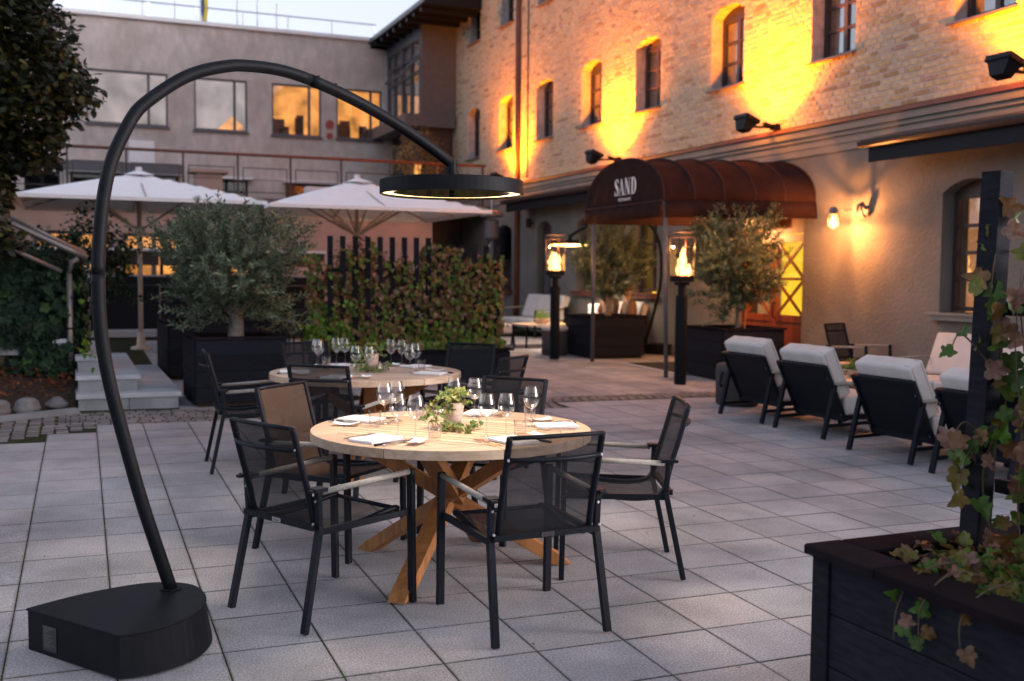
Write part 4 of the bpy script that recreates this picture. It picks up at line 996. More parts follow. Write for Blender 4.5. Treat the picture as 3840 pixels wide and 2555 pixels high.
# ================================================================== PLANTERS AND TREES
def planter(x, y, rz, w_, d_, h, rows, label, cap=.07, group='black board planters'):
    t = thing('planter', label, 'planter', (x, y, gz(x, y)), rz, group)
    bh = (h - .07) / rows
    for r_ in range(rows):
        z0, z1 = .04 + r_ * bh, .04 + (r_ + 1) * bh - .004
        for s in (-1, 1):
            b = MB(); b.bbox(-w_ / 2, w_ / 2, s * d_ / 2 - .014, s * d_ / 2 + .014, z0, z1, .003); b.build('board', m_planter, t)
            b = MB(); b.bbox(s * w_ / 2 - .014, s * w_ / 2 + .014, -d_ / 2 + .016, d_ / 2 - .016, z0, z1, .003); b.build('board', m_planter, t)
    z0, z1 = h - .03, h; o_ = .03
    for s in (-1, 1):
        b = MB(); b.bbox(-w_ / 2 - o_, w_ / 2 + o_, min(s * (d_ / 2 + o_), s * (d_ / 2 - cap)), max(s * (d_ / 2 + o_), s * (d_ / 2 - cap)), z0, z1, .004); b.build('cap_board', m_planterc, t)
        b = MB(); b.bbox(min(s * (w_ / 2 + o_), s * (w_ / 2 - cap)), max(s * (w_ / 2 + o_), s * (w_ / 2 - cap)), -d_ / 2 + cap + .002, d_ / 2 - cap - .002, z0, z1, .004); b.build('cap_board', m_planterc, t)
    b = MB(); b.box(-w_ / 2 + .03, w_ / 2 - .03, -d_ / 2 + .03, d_ / 2 - .03, 0.0, h - .10); b.build('soil', m_soil, t)
    for sx in (-1, 1):
        for sy in (-1, 1):
            b = MB(); b.box(sx * (w_ / 2 - .12) - .04, sx * (w_ / 2 - .12) + .04, sy * (d_ / 2 - .12) - .04, sy * (d_ / 2 - .12) + .04, 0, .04); b.build('foot', m_black, t)
    return t
planter(1.60, 11.62, .03, .92, .92, .72, 4, 'large black planter beside the steps holding the biggest olive tree')
planter(1.62, 14.2, .05, 1.1, 1.1, .72, 4, 'black planter behind the big olive planter, left part in shadow')
planter(8.55, 12.34, -.42 + .38, .96, .96, .72, 4, 'black planter right of the canopy under the right olive tree')
planter(8.22, 15.62, -.02, .98, .98, .70, 4, 'black planter under the canopy with the slim olive tree')

def olive(x, y, z0, th, crown, label, seed, n=330, lean=.0, trunk_r=.045, sprigs=26, stake=False):
    """crown = (cx, cy, cz, rx, ry, rz) relative to the base"""
    rr = random.Random(seed); t = thing('olive_tree', label, 'tree', (x, y, z0), 0, 'olive trees in planters')
    cx, cy, cz, rx, ry, rz = crown
    tr = MB(); tr.tube([(0, 0, -.1), (.01, .005, th * .4), (lean * .5 + .015, 0, th * .8), (lean, 0, th + .15)], [trunk_r * 1.25, trunk_r, trunk_r * .9, trunk_r * .7], 9)
    tr.build('trunk', m_trunkp, t, smooth=True)
    br = MB(); tw = MB(); C_, N_, S_, R2 = [], [], [], []
    tips = []
    for k in range(n):
        while True:
            p = Vector((rr.uniform(-1, 1), rr.uniform(-1, 1), rr.uniform(-1, 1)))
            if p.length <= 1 and (p.length > .45 or rr.random() < .4): break
        lump = 1 + .30 * sin(p.x * 4 + seed) * cos(p.z * 5 + seed * 2) + .12 * sin(p.y * 6 + p.z * 3 + seed)
        q = Vector((cx + p.x * rx * lump, cy + p.y * ry * lump, cz + p.z * rz * lump))
        tips.append((q, p, k < sprigs * 0))
    for k in range(sprigs):
        a = rr.uniform(0, 2 * pi); r = math.sqrt(rr.random()) * .95
        tips.append((Vector((cx + rx * r * cos(a), cy + ry * r * sin(a), cz + rz * (.80 * math.sqrt(max(0, 1 - r * r)) + .12))), Vector((cos(a) * r * .5, sin(a) * r * .5, 1)), True))
    base = Vector((lean, 0, th))
    for k in range(9):
        a = k * 2 * pi / 9 + rr.uniform(-.2, .2); e = Vector((cx + rx * .6 * cos(a), cy + ry * .6 * sin(a), cz + rz * rr.uniform(-.3, .6)))
        mid = base.lerp(e, .5) + Vector((0, 0, -.04)); br.tube([base, mid, e], [trunk_r * .45, trunk_r * .3, .006], 5)
    br.build('branches', m_trunkp, t)
    for q, p, up in tips:
        d = (Vector((p.x, p.y, p.z * .6 + .55)) + Vector((rr.gauss(0, .3), rr.gauss(0, .3), rr.gauss(0, .2)))).normalized()
        L = rr.uniform(.16, .30) if not up else rr.uniform(.24, .42); a = q - d * L * .5; e = a + d * L + Vector((0, 0, -.02))
        tw.tube([a, e], [.003, .0015], 3, cap=False)
        nl = int(L * 82); side = d.orthogonal().normalized(); side2 = d.cross(side)
        for i in range(nl):
            s = i / nl; ang = i * 2.4; o = (side * cos(ang) + side2 * sin(ang)); pos = a + (e - a) * s
            dirn = (d * .75 + o).normalized(); nr = dirn.cross(d.cross(o) if d.cross(o).length > .01 else side).normalized()
            C_.append(pos); N_.append(nr); S_.append(rr.uniform(.05, .085)); R2.append(dirn)
    tw.build('twigs', m_trunkp, t)['kind'] = 'stuff'
    C_ = np.array(C_); N_ = np.array(N_); D_ = np.array(R2); S_ = np.array(S_); X_ = np.cross(D_, N_); T, F = OLIVE
    V = C_[:, None] + S_[:, None, None] * (T[None, :, 0:1] * X_[:, None] + T[None, :, 1:2] * D_[:, None] + T[None, :, 2:3] * N_[:, None])
    A = (np.array(F)[None] + (np.arange(len(C_)) * 4)[:, None, None]).reshape(-1, 3)
    o = link(tri_mesh('crown', V.reshape(-1, 3), A), 'crown', m_olive, t); o['kind'] = 'stuff'
    if stake: b = MB(); b.tube([(.09, -.03, -.1), (.10, -.03, th + .3)], .018, 6); b.build('stake', m_teak, t)
    return t
zp = lambda x, y, h: gz(x, y) + h
olive(1.62, 11.62, zp(1.6, 11.6, .62), .30, (-.05, 0, .80, .80, .70, .62), 'largest olive tree, broad grey-green crown left of the trellis', 5, n=720, trunk_r=.085, sprigs=90)
olive(8.6, 12.34, zp(8.6, 12.3, .62), .45, (-.13, -.05, 1.03, .66, .60, .70), 'olive tree right of the canopy in front of the red door', 9, n=820, trunk_r=.045, sprigs=44, stake=True)
olive(8.28, 15.62, zp(8.3, 15.6, .60), .46, (.04, 0, .98, .58, .55, .60), 'slim olive tree standing under the front of the canopy', 14, n=560, trunk_r=.05, sprigs=36)

def bush(x, y, z0, c, r, n, mat, label, tmpl=BROAD, size=(.04, .08), cat='shrub', name='shrub', stemh=.4, seed=1, group=None):
    t = thing(name, label, cat, (x, y, z0), 0, group); g2 = np.random.default_rng(seed)
    P_ = g2.normal(0, 1, (n, 3)); P_ /= np.linalg.norm(P_, axis=1, keepdims=True); rad = g2.uniform(.35, 1, (n, 1)) ** .5
    lump = 1 + .28 * np.sin(P_[:, 0:1] * 5 + seed) * np.cos(P_[:, 2:3] * 6 + seed) + .15 * np.sin(P_[:, 1:2] * 9 + P_[:, 2:3] * 7)
    C_ = P_ * rad * lump * np.array(r) + np.array(c); N_ = P_ + g2.normal(0, .6, (n, 3)) + [0, 0, .3]
    leaves('crown', C_, N_, g2.uniform(size[0], size[1], n), tmpl, mat, t)
    b = MB(); rr = random.Random(seed)
    for k in range(7):
        a = rr.uniform(0, 6.28); e = (c[0] + r[0] * .6 * cos(a), c[1] + r[1] * .6 * sin(a), c[2] + r[2] * rr.uniform(-.2, .7)); b.tube([(0, 0, 0), (c[0] * .3 + .03 * cos(a), .03 * sin(a), (c[2]) * .5), e], [.03, .018, .004], 5)
    b.build('stems', m_bark, t)
    return t
bush(.15, 16.6, gz(0, 16.6) + .3, (0, 0, 1.12), (.80, .6, .68), 3000, m_darkleaf, 'dark leafy shrub behind the steps, lit orange window behind it', size=(.05, .09), seed=4)
bush(4.25, 16.8, gz(4, 16.8), (0, 0, 1.1), (.50, .40, .75), 2600, m_redbush, 'copper coloured shrub between the big olive and the trellis', size=(.035, .07), seed=6)
bush(8.45, 26.6, 3.3, (0, 0, 1.25), (.70, .6, 1.0), 1800, m_orange, 'small tree on the terrace lit orange by the floodlight', size=(.05, .09), cat='tree', name='terrace_tree', seed=9)
t_ = thing('terrace_palm', 'green strap-leaved plant at the end of the roof terrace', 'plant', (7.55, 24.9, 3.3))
b = MB()
for k in range(26):
    a = random.uniform(0, 6.28); L = random.uniform(.5, 1.0); pts = [(0.03 * cos(a), .03 * sin(a), 0), (L * .18 * cos(a), L * .18 * sin(a), L * .6), (L * .5 * cos(a), L * .5 * sin(a), L * .8)]
    b.beam(pts[0], pts[1], .045, .004, up=(cos(a), sin(a), 0)); b.beam(pts[1], pts[2], .035, .004, up=(cos(a), sin(a), 0))
b.build('foliage', m_darkleaf, t_)
b = MB(); b.box(-.5, .9, -.2, .2, -.0, .25); b.build('trough', m_trim, t_)

# the dark tree at the top left
tt = thing('dark_tree', 'large dark tree at the left edge, yellowing leaves on its right side', 'tree', (-1.05, 12.2, gz(-1, 12.2) + .3))
b = MB(); b.tube([(.30, .3, 0), (.28, .3, 1.0), (.36, .2, 1.9), (.30, .1, 2.6), (.2, 0, 3.6)], [.15, .13, .115, .09, .05], 9)
for e, r in (((.75, -.1, 3.2), .05), ((.55, .2, 2.75), .03), ((-.9, .2, 3.5), .06), ((.35, .0, 4.0), .05), ((.9, .1, 2.9), .025), ((.30, .3, 2.9), .03)):
    b.tube([(.33, .2, 1.5 + r * 4), (e[0] * .5 + .18, e[1], e[2] * .55 + .95), e], [r, r * .7, .01], 6)
b.build('trunk', m_bark, tt, smooth=True)
Cc = []; g3 = np.random.default_rng(21)
EZ = [2.8, 2.95, 3.05, 3.2, 3.4, 3.7, 3.9, 4.1, 4.4, 4.7, 5.6, 6.4]; EX = [-1.5, -.75, -.15, .17, .30, .26, .16, .06, -.07, -.12, -.45, -1.6]
while len(Cc) < 30000:
    x, y, z = g3.uniform(-3.4, .45), g3.uniform(11.0, 13.6), g3.uniform(2.8, 6.4)
    edge = np.interp(z, EZ, EX) + .07 * math.sin(z * 11) + .05 * math.sin(z * 29 + y * 7) - .25 * abs(y - 12.2) ** 1.5
    if x > edge: continue
    depth = edge - x
    if z > 4.8 and g3.random() < .55: continue
    v = math.sin(x * 5.1 + 1) * math.sin(z * 6.3) * math.sin(y * 4.7 + 2)
    if v < -.15 and g3.random() < .8: continue
    if depth > .9 and g3.random() < .5: continue
    Cc.append((x + 1.05, y - 12.2, z - gz(-1, 12.2) - .3))
while len(Cc) < 36000:                      # leafy shoots and ivy that hang round the trunk
    z = g3.uniform(1.75, 3.1); x = g3.uniform(-1.7, -.42 + .22 * math.sin(z * 5) + (.25 if z > 2.7 else 0)); y = g3.uniform(11.6, 12.7)
    if math.sin(x * 7 + 1) * math.sin(z * 8.3) < -.25: continue
    Cc.append((x + 1.05, y - 12.2, z - gz(-1, 12.2) - .3))
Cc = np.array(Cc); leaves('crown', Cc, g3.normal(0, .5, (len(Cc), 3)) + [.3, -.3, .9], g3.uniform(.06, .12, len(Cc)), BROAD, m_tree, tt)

# ================================================================== TRELLIS HEDGE
hx0, hx1, hy = 2.95, 5.25, 13.15
th_ = thing('trellis_planter', 'long black planter with a dark trellis overgrown by autumn ivy', 'planter', (4.2, hy, gz(4.2, hy)))
for r_ in range(3):
    b = MB(); b.bbox(-1.42, 1.16, -.30, -.27, .02 + r_ * .115, .02 + (r_ + 1) * .115 - .004, .003); b.build('board', m_planter, th_)
    for s in (-1.40, 1.15): b = MB(); b.bbox(s - .014, s + .014, -.27, .27, .02 + r_ * .115, .02 + (r_ + 1) * .115 - .004, .003); b.build('board', m_planter, th_)
for x0, x1, y0, y1 in ((-1.46, 1.2, -.34, -.22), (-1.46, 1.2, .22, .34), (-1.46, -1.34, -.218, .218), (1.08, 1.2, -.218, .218)):
    b = MB(); b.bbox(x0, x1, y0, y1, .37, .40, .004); b.build('cap_board', m_planterc, th_)
b = MB(); b.box(-1.37, 1.12, -.25, .25, .05, .34); b.build('soil', m_soil, th_)
for k in range(15):
    x = -1.22 + k * .161; b = MB(); b.box(x - .031, x + .031, -.15, -.11, .3, 1.84 if k < 9 else 1.76); b.build('slat', m_planter, th_)
for z in (.55, 1.0, 1.42): b = MB(); b.box(-1.25, 1.1, .022, .045, z - .02, z + .02); b.build('cross_rail', m_planter, th_)
g4 = np.random.default_rng(31); C_ = []; N_ = []; 
while len(C_) < 9500:
    x, z = g4.uniform(-1.50, 1.10), g4.uniform(.40, 1.84)
    top = 1.66 + .09 * math.sin(x * 6) + .07 * math.sin(x * 17)
    if x < -.5: top -= .02
    if z > top: continue
    dens = .85
    if x < .1 and z > .75: dens = .30 + .2 * (x > -.5)
    if z > 1.35: dens *= .6
    hole = math.sin(x * 11 + z * 3) * math.sin(z * 9 + x * 2)
    if hole > .45 and x < .2 and z > .7: dens *= .25
    if g4.random() > dens: continue
    y = -.05 + g4.normal(0, .09) 
    if z < .52: y = g4.uniform(-.30, .15)
    C_.append((x, y, z)); N_.append((g4.normal(0, .45), -1 + g4.normal(0, .3), g4.normal(.25, .35)))
C_ = np.array(C_); N_ = np.array(N_)
green = (g4.random(len(C_)) < np.clip(1.35 - C_[:, 2] * 1.45 + (C_[:, 0] < -.9) * .3, .07, .95))
S_ = g4.uniform(.036, .068, len(C_)); roll = g4.normal(pi, .6, len(C_))
leaves('ivy_leaves', C_[~green], N_[~green], S_[~green], IVY, m_hedge, th_, roll[~green]); leaves('ivy_leaves', C_[green], N_[green], S_[green], IVY, m_greenivy, th_, roll[green])
ix = [i for i in range(len(C_)) if C_[i][1] < -.1][:170]
leaf_parts(C_[ix] + [0, -.03, 0], N_[ix], S_[ix] * 1.1, IVY, 'hedge', m_hedge, th_)
vn = MB()
for k in range(16):
    x = random.uniform(-1.2, 1.1); z = .35; pts = []
    for i in range(8): pts.append((x, -.03, z)); x += random.gauss(0, .07); z += .16
    vn.tube(pts, [.009 - .0008 * i for i in range(8)], 4)
vn.build('vine_stems', m_vine, th_)

# ================================================================== PARASOLS
def parasol(x, y, z_edge, z_top, s, label):
    t = thing('parasol', label, 'parasol', (x, y, gz(x, y)), 0, 'square white parasols'); zg = gz(x, y); E_, T_ = z_edge - zg, z_top - zg
    N = 16; P = []
    for i in range(N + 1):
        row = []
        for j in range(N + 1):
            u, v = -1 + 2 * i / N, -1 + 2 * j / N; r = max(abs(u), abs(v)); dg = min(abs(u), abs(v)) / (r + 1e-6)
            z = T_ - (T_ - E_) * r ** 1.12 - .05 * sin(pi * min(1, r)) * (1 - dg) * (1 if r < .99 else 0)
            row.append((u * s, v * s, z))
        P.append(row)
    b = MB(); b.grid(P); cv = b.build('canopy', m_parasol, t, smooth=True)
    b = MB(); P2 = []
    for (u0, v0, u1, v1) in ((-1, -1, 1, -1), (1, -1, 1, 1), (1, 1, -1, 1), (-1, 1, -1, -1)):
        P2 = [[(s * (u0 + (u1 - u0) * k / 12), s * (v0 + (v1 - v0) * k / 12), E_), (s * 1.003 * (u0 + (u1 - u0) * k / 12), s * 1.003 * (v0 + (v1 - v0) * k / 12), E_ - .055)] for k in range(13)]; b.grid(P2)
    b.build('hem', m_parasol, t)
    b = MB(); q = .22; b.add([(-q, -q, T_ - .02), (q, -q, T_ - .02), (q, q, T_ - .02), (-q, q, T_ - .02), (0, 0, T_ + .07)], [(0, 1, 4), (1, 2, 4), (2, 3, 4), (3, 0, 4)]); b.build('vent_cap', m_parasol, t, smooth=True)
    b = MB(); b.lathe([(0, .12), (.05, .11), (.05, .05), (0, .05)], 10, (0, 0, T_)); b.build('finial', m_white, t)
    b = MB(); b.tube([(0, 0, 0), (0, 0, T_)], .038, 12); b.build('pole', m_pole_beige, t, smooth=True)
    hub = T_ - .88
    b = MB(); b.lathe([(.03, -.06), (.07, -.05), (.07, .05), (.03, .06)], 12, (0, 0, hub)); b.build('hub', m_pole_beige, t)
    for (u, v) in ((1, 1), (1, -1), (-1, 1), (-1, -1), (1, 0), (-1, 0), (0, 1), (0, -1)):
        L = .52; r = b_ = MB(); zz = T_ - (T_ - E_) * L ** 1.12 - .03
        b_.beam((u * .05, v * .05, hub), (u * s * L, v * s * L, zz), .022, .03); ro = b_.build('strut', m_pole_beige, t)
        b_ = MB(); b_.beam((0, 0, T_ - .05), (u * s * .98, v * s * .98, E_ + .0), .02, .03); b_.build('rib', m_pole_beige, t)
    b = MB(); b.lathe([(.16, 0), (.16, .04), (.07, .06), (.055, .25), (.04, .27)], 16); b.build('base', m_pole_beige, t, smooth=True)
    return t
parasol(1.02, 18.07, 2.70, 3.18, 1.75, 'left white parasol, its pole rising behind the steps')
parasol(4.47, 17.5, 2.64, 3.16, 1.76, 'right white parasol behind the trellis, partly hidden by the ring lamp')

# patio heater by the far wall
b_t = thing('patio_heater', 'grey mushroom patio heater at the far end beside the wall', 'patio heater', (8.66, 21.9, gz(8.6, 21.9)))
b = MB(); b.tube([(0, 0, 0), (0, 0, 2.2)], .05, 10); b.build('pole', m_greyframe, b_t); b = MB(); b.lathe([(.11, 2.0), (.16, 2.05), (.16, 2.42), (.12, 2.46)], 14); b.build('burner', m_greyframe, b_t)
b = MB(); b.lathe([(.27, 2.52), (.22, 2.60), (.08, 2.68), (0, 2.69)], 18); b.build('reflector', m_greyframe, b_t); b = MB(); b.tube([(0, 0, 2.6), (0, 0, 3.0)], .02, 6); b.build('tip', m_steel, b_t)
ln = thing('window_lantern', 'black lantern hanging in the far arched window', 'lantern', (XW - .14, 23.3, 0)); b = MB(); b.lathe([(0, 1.95), (.24, 1.97), (.28, 2.1), (.28, 2.6), (.2, 2.72), (0, 2.75)], 14); b.build('body', m_black, ln); b = MB(); b.lathe([(0, -.1), (.06, 0), (0, .1)], 8, (-.26, -.12, 2.3)); b.build('glow', emit_mat('cool_glow', (.8, .85, .9), .9), ln)
sl_ = thing('small_wall_light', 'small dark cylinder light high on the wall beside the drain pipe', 'wall light', (XW, 21.6, 2.75)); b = MB(); b.tube([(-.12, 0, -.08), (-.12, 0, .12)], .06, 10); b.beam((0, 0, .02), (-.12, 0, .02), .03); b.build('body', m_black, sl_)

# ================================================================== ARC LAMPS
ARC = [(0.001, .259), (-.066, .474), (-.131, .685), (-.191, .93), (-.237, 1.11), (-.272, 1.303), (-.283, 1.45), (-.284, 1.597), (-.279, 1.716), (-.260, 1.904), (-.224, 2.048), (-.19, 2.125), (-.13, 2.243), (-.077, 2.296), (.062, 2.405), (.18, 2.460), (.305, 2.493), (.345, 2.498), (.518, 2.507), (.68, 2.48), (.86, 2.433), (1.086, 2.355), (1.315, 2.255), (1.49, 2.16)]
def catmull(p, n=4):
    out = []
    for i in range(len(p) - 1):
        a, b, c, d = p[max(i - 1, 0)], p[i], p[i + 1], p[min(i + 2, len(p) - 1)]
        for k in range(n):
            t = k / n; out.append(tuple(.5 * (2 * b[q] + (c[q] - a[q]) * t + (2 * a[q] - 5 * b[q] + 4 * c[q] - d[q]) * t * t + (-a[q] + 3 * b[q] - 3 * c[q] + d[q]) * t ** 3) for q in range(2)))
    return out + [p[-1]]
def smooth_arc(A, k=3):
    A = [tuple(a) for a in A]
    for _ in range(k): A = [A[0]] + [((A[i - 1][0] + 2 * A[i][0] + A[i + 1][0]) / 4, (A[i - 1][1] + 2 * A[i][1] + A[i + 1][1]) / 4) for i in range(1, len(A) - 1)] + [A[-1]]
    return A
def arc_lamp(fx, fy, hx, hy, label, base_rz, led, power, split=9):
    zg = gz(fx, fy); t = thing('arc_lamp', label, 'lamp', (fx, fy, zg), 0)
    d = Vector((hx - fx, hy - fy)); L = d.length; d /= L; k_ = L / 1.49; A = smooth_arc(catmull(ARC), 6)
    pts = [(a * d.x * k_, a * d.y * k_, z - .09) for a, z in A]; s1, s2 = 28, 76
    for nm, seg in (('lower_tube', pts[:s1 + 1]), ('middle_tube', pts[s1:s2 + 1]), ('upper_tube', pts[s2:])):
        b = MB(); b.tube(seg, .0272 if nm != 'middle_tube' else .0265, 20); b.build(nm, m_blackb, t, smooth=True)
    for q in (s1 - 1, s1 - 3, s2 + 1, s2 + 3):
        p = pts[q]; b = MB(); b.lathe([(0, .006), (.007, .004), (.007, -.004), (0, -.006)], 8, (p[0] - d.x * (.030 if q < 40 else 0), p[1] - d.y * (.030 if q < 40 else 0), p[2] + (.030 if q > 40 else 0))); b.build('bolt', m_black, t)
    # base: flat on one side, rounded on the other
    # outline from the photo: two straight edges meeting at a front corner, then a round end
    c, s_ = cos(base_rz), sin(base_rz)
    loc = [(-.545, -.06), (-.225, -.515), (-.12, -.50), (.0, -.42), (.085, -.31), (.12, -.20), (.125, -.09), (.10, .02), (.04, .10), (-.05, .13), (-.17, .12), (-.32, .07), (-.45, .0)]
    def sm_(P, k):                      # round everything but the two sharp corners
        for _ in range(k):
            Q = []
            for i in range(len(P)):
                a, b2 = P[i], P[(i + 1) % len(P)]
                if i == 0 or i == len(P) - 1 and False: Q += [a]; Q += [tuple(.5 * (u + v) for u, v in zip(a, b2))] if False else []
                else: Q += [tuple(.75 * u + .25 * v for u, v in zip(a, b2)), tuple(.25 * u + .75 * v for u, v in zip(a, b2))]
                if i == 0: Q += [P[1]]
            P = Q
        return P
    P = [(-.55, -.06)] + [(-.225, -.52)] + catmull([(-.225, -.52), (-.10, -.49), (.02, -.41), (.09, -.30), (.12, -.19), (.12, -.08), (.09, .03), (.01, .105), (-.10, .13), (-.23, .105), (-.38, .045), (-.55, -.06)], 4)[1:-1]
    rot = lambda p: (p[0] * c - p[1] * s_, p[0] * s_ + p[1] * c)
    cx, cy = -.15, -.16; out = []
    T = [rot(p) for p in P]; ff = lambda p: 1 + .10 * min(1, max(0, (p[0] + .26) / .3)); B = [rot((cx + (p[0] - cx) * ff(p), cy + (p[1] - cy) * ff(p))) for p in P]; n_ = len(P)
    b = MB(); b.add([(*p, .002) for p in B] + [(*p, .158) for p in T], [tuple(reversed(range(n_))), tuple(range(n_, 2 * n_))] + [(i, (i + 1) % n_, n_ + (i + 1) % n_, n_ + i) for i in range(n_)]); b.build('base', m_blackb, t)
    T2 = [rot((cx + (p[0] - cx) * 1.018, cy + (p[1] - cy) * 1.018)) for p in P]
    b = MB(); b.prism(T2, .159, .170); b.build('base_lid', m_blackb, t, bevel=.003)
    b = MB(); b.lathe([(.030, .170), (.045, .171), (.045, .177), (.030, .178)], 20); b.build('socket', m_blackb, t)
    # printed label on the flat side
    a = Vector((*T[0], 0)); e = Vector((*T[1], 0)); dr = (e - a).normalized(); nrm = Vector((dr.y, -dr.x, 0))
    if nrm.dot(Vector((cx, cy, 0)) - a) > 0: nrm = -nrm
    Mx = Matrix(((dr.x, 0, nrm.x, 0), (dr.y, 0, nrm.y, 0), (0, 1, 0, 0), (0, 0, 0, 1)))
    o0 = a + dr * .10 + nrm * .002
    pl = MB(); pl.prism([(0, 0), (.085, 0), (.085, .10), (0, .10)], 0, .001, Matrix.Translation((o0.x, o0.y, .022)) @ Mx); plo = pl.build('label_plate', m_greyframe if False else M('label_plate', (.03, .03, .035), .4), t)
    tx = MB()
    for r_ in range(11):
        if r_ in (3,): continue
        x0 = .006
        while x0 < .072 - .02 * (r_ % 3):
            w2 = random.uniform(.004, .012); tx.prism([(x0, .092 - r_ * .0078), (x0 + w2, .092 - r_ * .0078), (x0 + w2, .0945 - r_ * .0078), (x0, .0945 - r_ * .0078)], .0011, .0014, Matrix.Translation((o0.x, o0.y, .022)) @ Mx); x0 += w2 + .003
    tx.build('label_print', M('faint_print', (.14, .14, .15), .6), plo)
    # ring head
    hp = Vector((hx - fx, hy - fy, 0)); zt_ = 1.985
    b = MB(); b.tube([(hp.x, hp.y, 2.085), (hp.x, hp.y, zt_ - .005)], .030, 14); b.tube([(hp.x, hp.y, 2.03), (hp.x, hp.y, 1.99)], .036, 14); b.build('swivel', m_blackb, t)
    R0, R1 = .362, .295
    b = MB(); b.lathe([(0, zt_), (R0 - .004, zt_), (R0, zt_ - .004), (R0, zt_ - .068), (R0 - .005, zt_ - .072), (R0 - .008, zt_ - .050), (R1 + .004, zt_ - .045)], 72, (hp.x, hp.y, 0)); b.build('ring_shade', m_blackb, t, smooth=False)
    b = MB(); b.lathe([(R1 + .001, zt_ - .060), (R0 - .009, zt_ - .060)], 72, (hp.x, hp.y, 0)); lo_ = b.build('led_strip', led, t)
    if led is m_ledfar: b = MB(); b.tube([(hp.x + .35 * cos(a), hp.y + .35 * sin(a), zt_ - .085) for a in [2 * pi * i / 48 for i in range(49)]], .012, 6, cap=False); b.build('led_tube', led, t)
    b = MB(); b.lathe([(R1, zt_ - .050), (R1, zt_ - .063), (0, zt_ - .065)], 72, (hp.x, hp.y, 0)); b.build('mirror_disc', M('dark_mirror', (.10, .09, .085), .08, metal=1, var=.02), t)
    b = MB(); b.lathe([(0, zt_ - .066), (.014, zt_ - .067), (.014, zt_ - .082), (0, zt_ - .083)], 10, (hp.x, hp.y, 0)); b.build('knob', m_black, t)
    if power:
        l = bpy.data.lights.new('ring', 'AREA'); l.shape = 'DISK'; l.size = .66; l.energy = power; l.color = (1, .76, .54); l.spread = R_(150)
        lo = bpy.data.objects.new('ring_light', l); COL.objects.link(lo); lo.parent = t; lo.location = (hp.x, hp.y, zt_ - .086)
    return t
arc_lamp(.365, 4.60, 1.775, 5.04, 'tall black arc lamp with a glowing ring head hanging over the front table', 0.0, m_led, 11)
arc_lamp(9.22, 16.0, 8.45, 17.45, 'second black arc lamp behind the slim olive, ring head over the far sofa group', 1.75, m_ledfar, 22)
# ================================================================== DINING TABLES
def dining_table(cx, cy, label, rz=0, seed=1):
    h = .73; R_o, R_i, tk_ = .712, .60, .034
    t = thing('dining_table', label, 'table', (cx, cy, gz(cx, cy)), rz, 'round teak dining tables')
    nseg = 8
    for k in range(nseg):
        a0, a1 = 2 * pi * k / nseg + .003, 2 * pi * (k + 1) / nseg - .003; n_ = 10
        inner = [(R_i * cos(a0) , R_i * sin(a0)), (R_i * cos(a1), R_i * sin(a1))]      # straight inner side
        poly = [(R_o * cos(a0 + (a1 - a0) * i / n_), R_o * sin(a0 + (a1 - a0) * i / n_)) for i in range(n_ + 1)] + [(inner[1][0], inner[1][1]), (inner[0][0], inner[0][1])]
        b = MB(); b.prism(poly, h - tk_ - .012, h); b.build('rim_segment', m_rim if False else m_top, t, bevel=.003)
    # boards run across, cut to the octagon
    ap = R_i * cos(pi / nseg) - .002; ang = R_(-47.4)
    bw = .068; u = -R_i
    def clip(poly, nx, ny, d):
        out = []
        for i in range(len(poly)):
            p, q = poly[i], poly[(i + 1) % len(poly)]; a = p[0] * nx + p[1] * ny - d; b = q[0] * nx + q[1] * ny - d
            if a <= 0: out.append(p)
            if a * b < 0: s = a / (a - b); out.append((p[0] + (q[0] - p[0]) * s, p[1] + (q[1] - p[1]) * s))
        return out
    while u < R_i:
        poly = [(-1, u + .004), (1, u + .004), (1, u + bw - .004), (-1, u + bw - .004)]
        poly = [(p[0] * cos(ang) - p[1] * sin(ang), p[0] * sin(ang) + p[1] * cos(ang)) for p in poly]
        for k in range(nseg):
            a = 2 * pi * (k + .5) / nseg; poly = clip(poly, cos(a), sin(a), ap)
            if len(poly) < 3: break
        if len(poly) >= 3:
            pr = [(p[0] * cos(-ang) - p[1] * sin(-ang), p[0] * sin(-ang) + p[1] * cos(-ang)) for p in poly]
            b = MB(); b.prism(pr, h - .030, h - .0012); o = b.build('top_board', m_top, t); o.rotation_euler = (0, 0, ang)
        u += bw
    for k, a in enumerate((R_(-131), R_(-13), R_(56), R_(120))):
        foot = Vector((.60 * cos(a), .60 * sin(a), 0)); top = Vector((-.50 * cos(a) * 1.0, -.50 * sin(a), h - .05)); d = (top - foot)
        side = Vector((-sin(a), cos(a), 0)); w_ = .045; th2 = .062; up = Vector((d.y * side.z - d.z * side.y, d.z * side.x - d.x * side.z, d.x * side.y - d.y * side.x)).normalized()
        off = side * (.022 * (1 if k % 2 else -1))
        def at(z, s, q): tt = (z - foot.z) / d.z; p = foot + d * tt + side * s + off; return p + Vector((cos(a), sin(a), 0)) * q
        b = MB(); hq = .062
        vs = [at(0, -w_, hq * .55), at(0, w_, hq * .55), at(0, w_, -hq), at(0, -w_, -hq), at(h - .048, -w_, hq), at(h - .048, w_, hq), at(h - .048, w_, -hq), at(h - .048, -w_, -hq), at(.055, -w_, hq), at(.055, w_, hq)]
        b.add(vs, [(3, 2, 1, 0), (0, 1, 9, 8), (8, 9, 5, 4), (4, 5, 6, 7), (2, 3, 7, 6), (1, 2, 6, 5, 9), (3, 0, 8, 4, 7)]); b.build('leg', m_teak, t, bevel=.004)
    b = MB(); b.lathe([(0, h - .075), (.30, h - .075), (.30, h - .048), (0, h - .048)], 20); b.build('under_plate', m_black, t)
    return t
TA = (1.78, 5.04); TB = (2.03, 7.68)
dining_table(*TA, 'round teak dining table in front under the ring lamp')
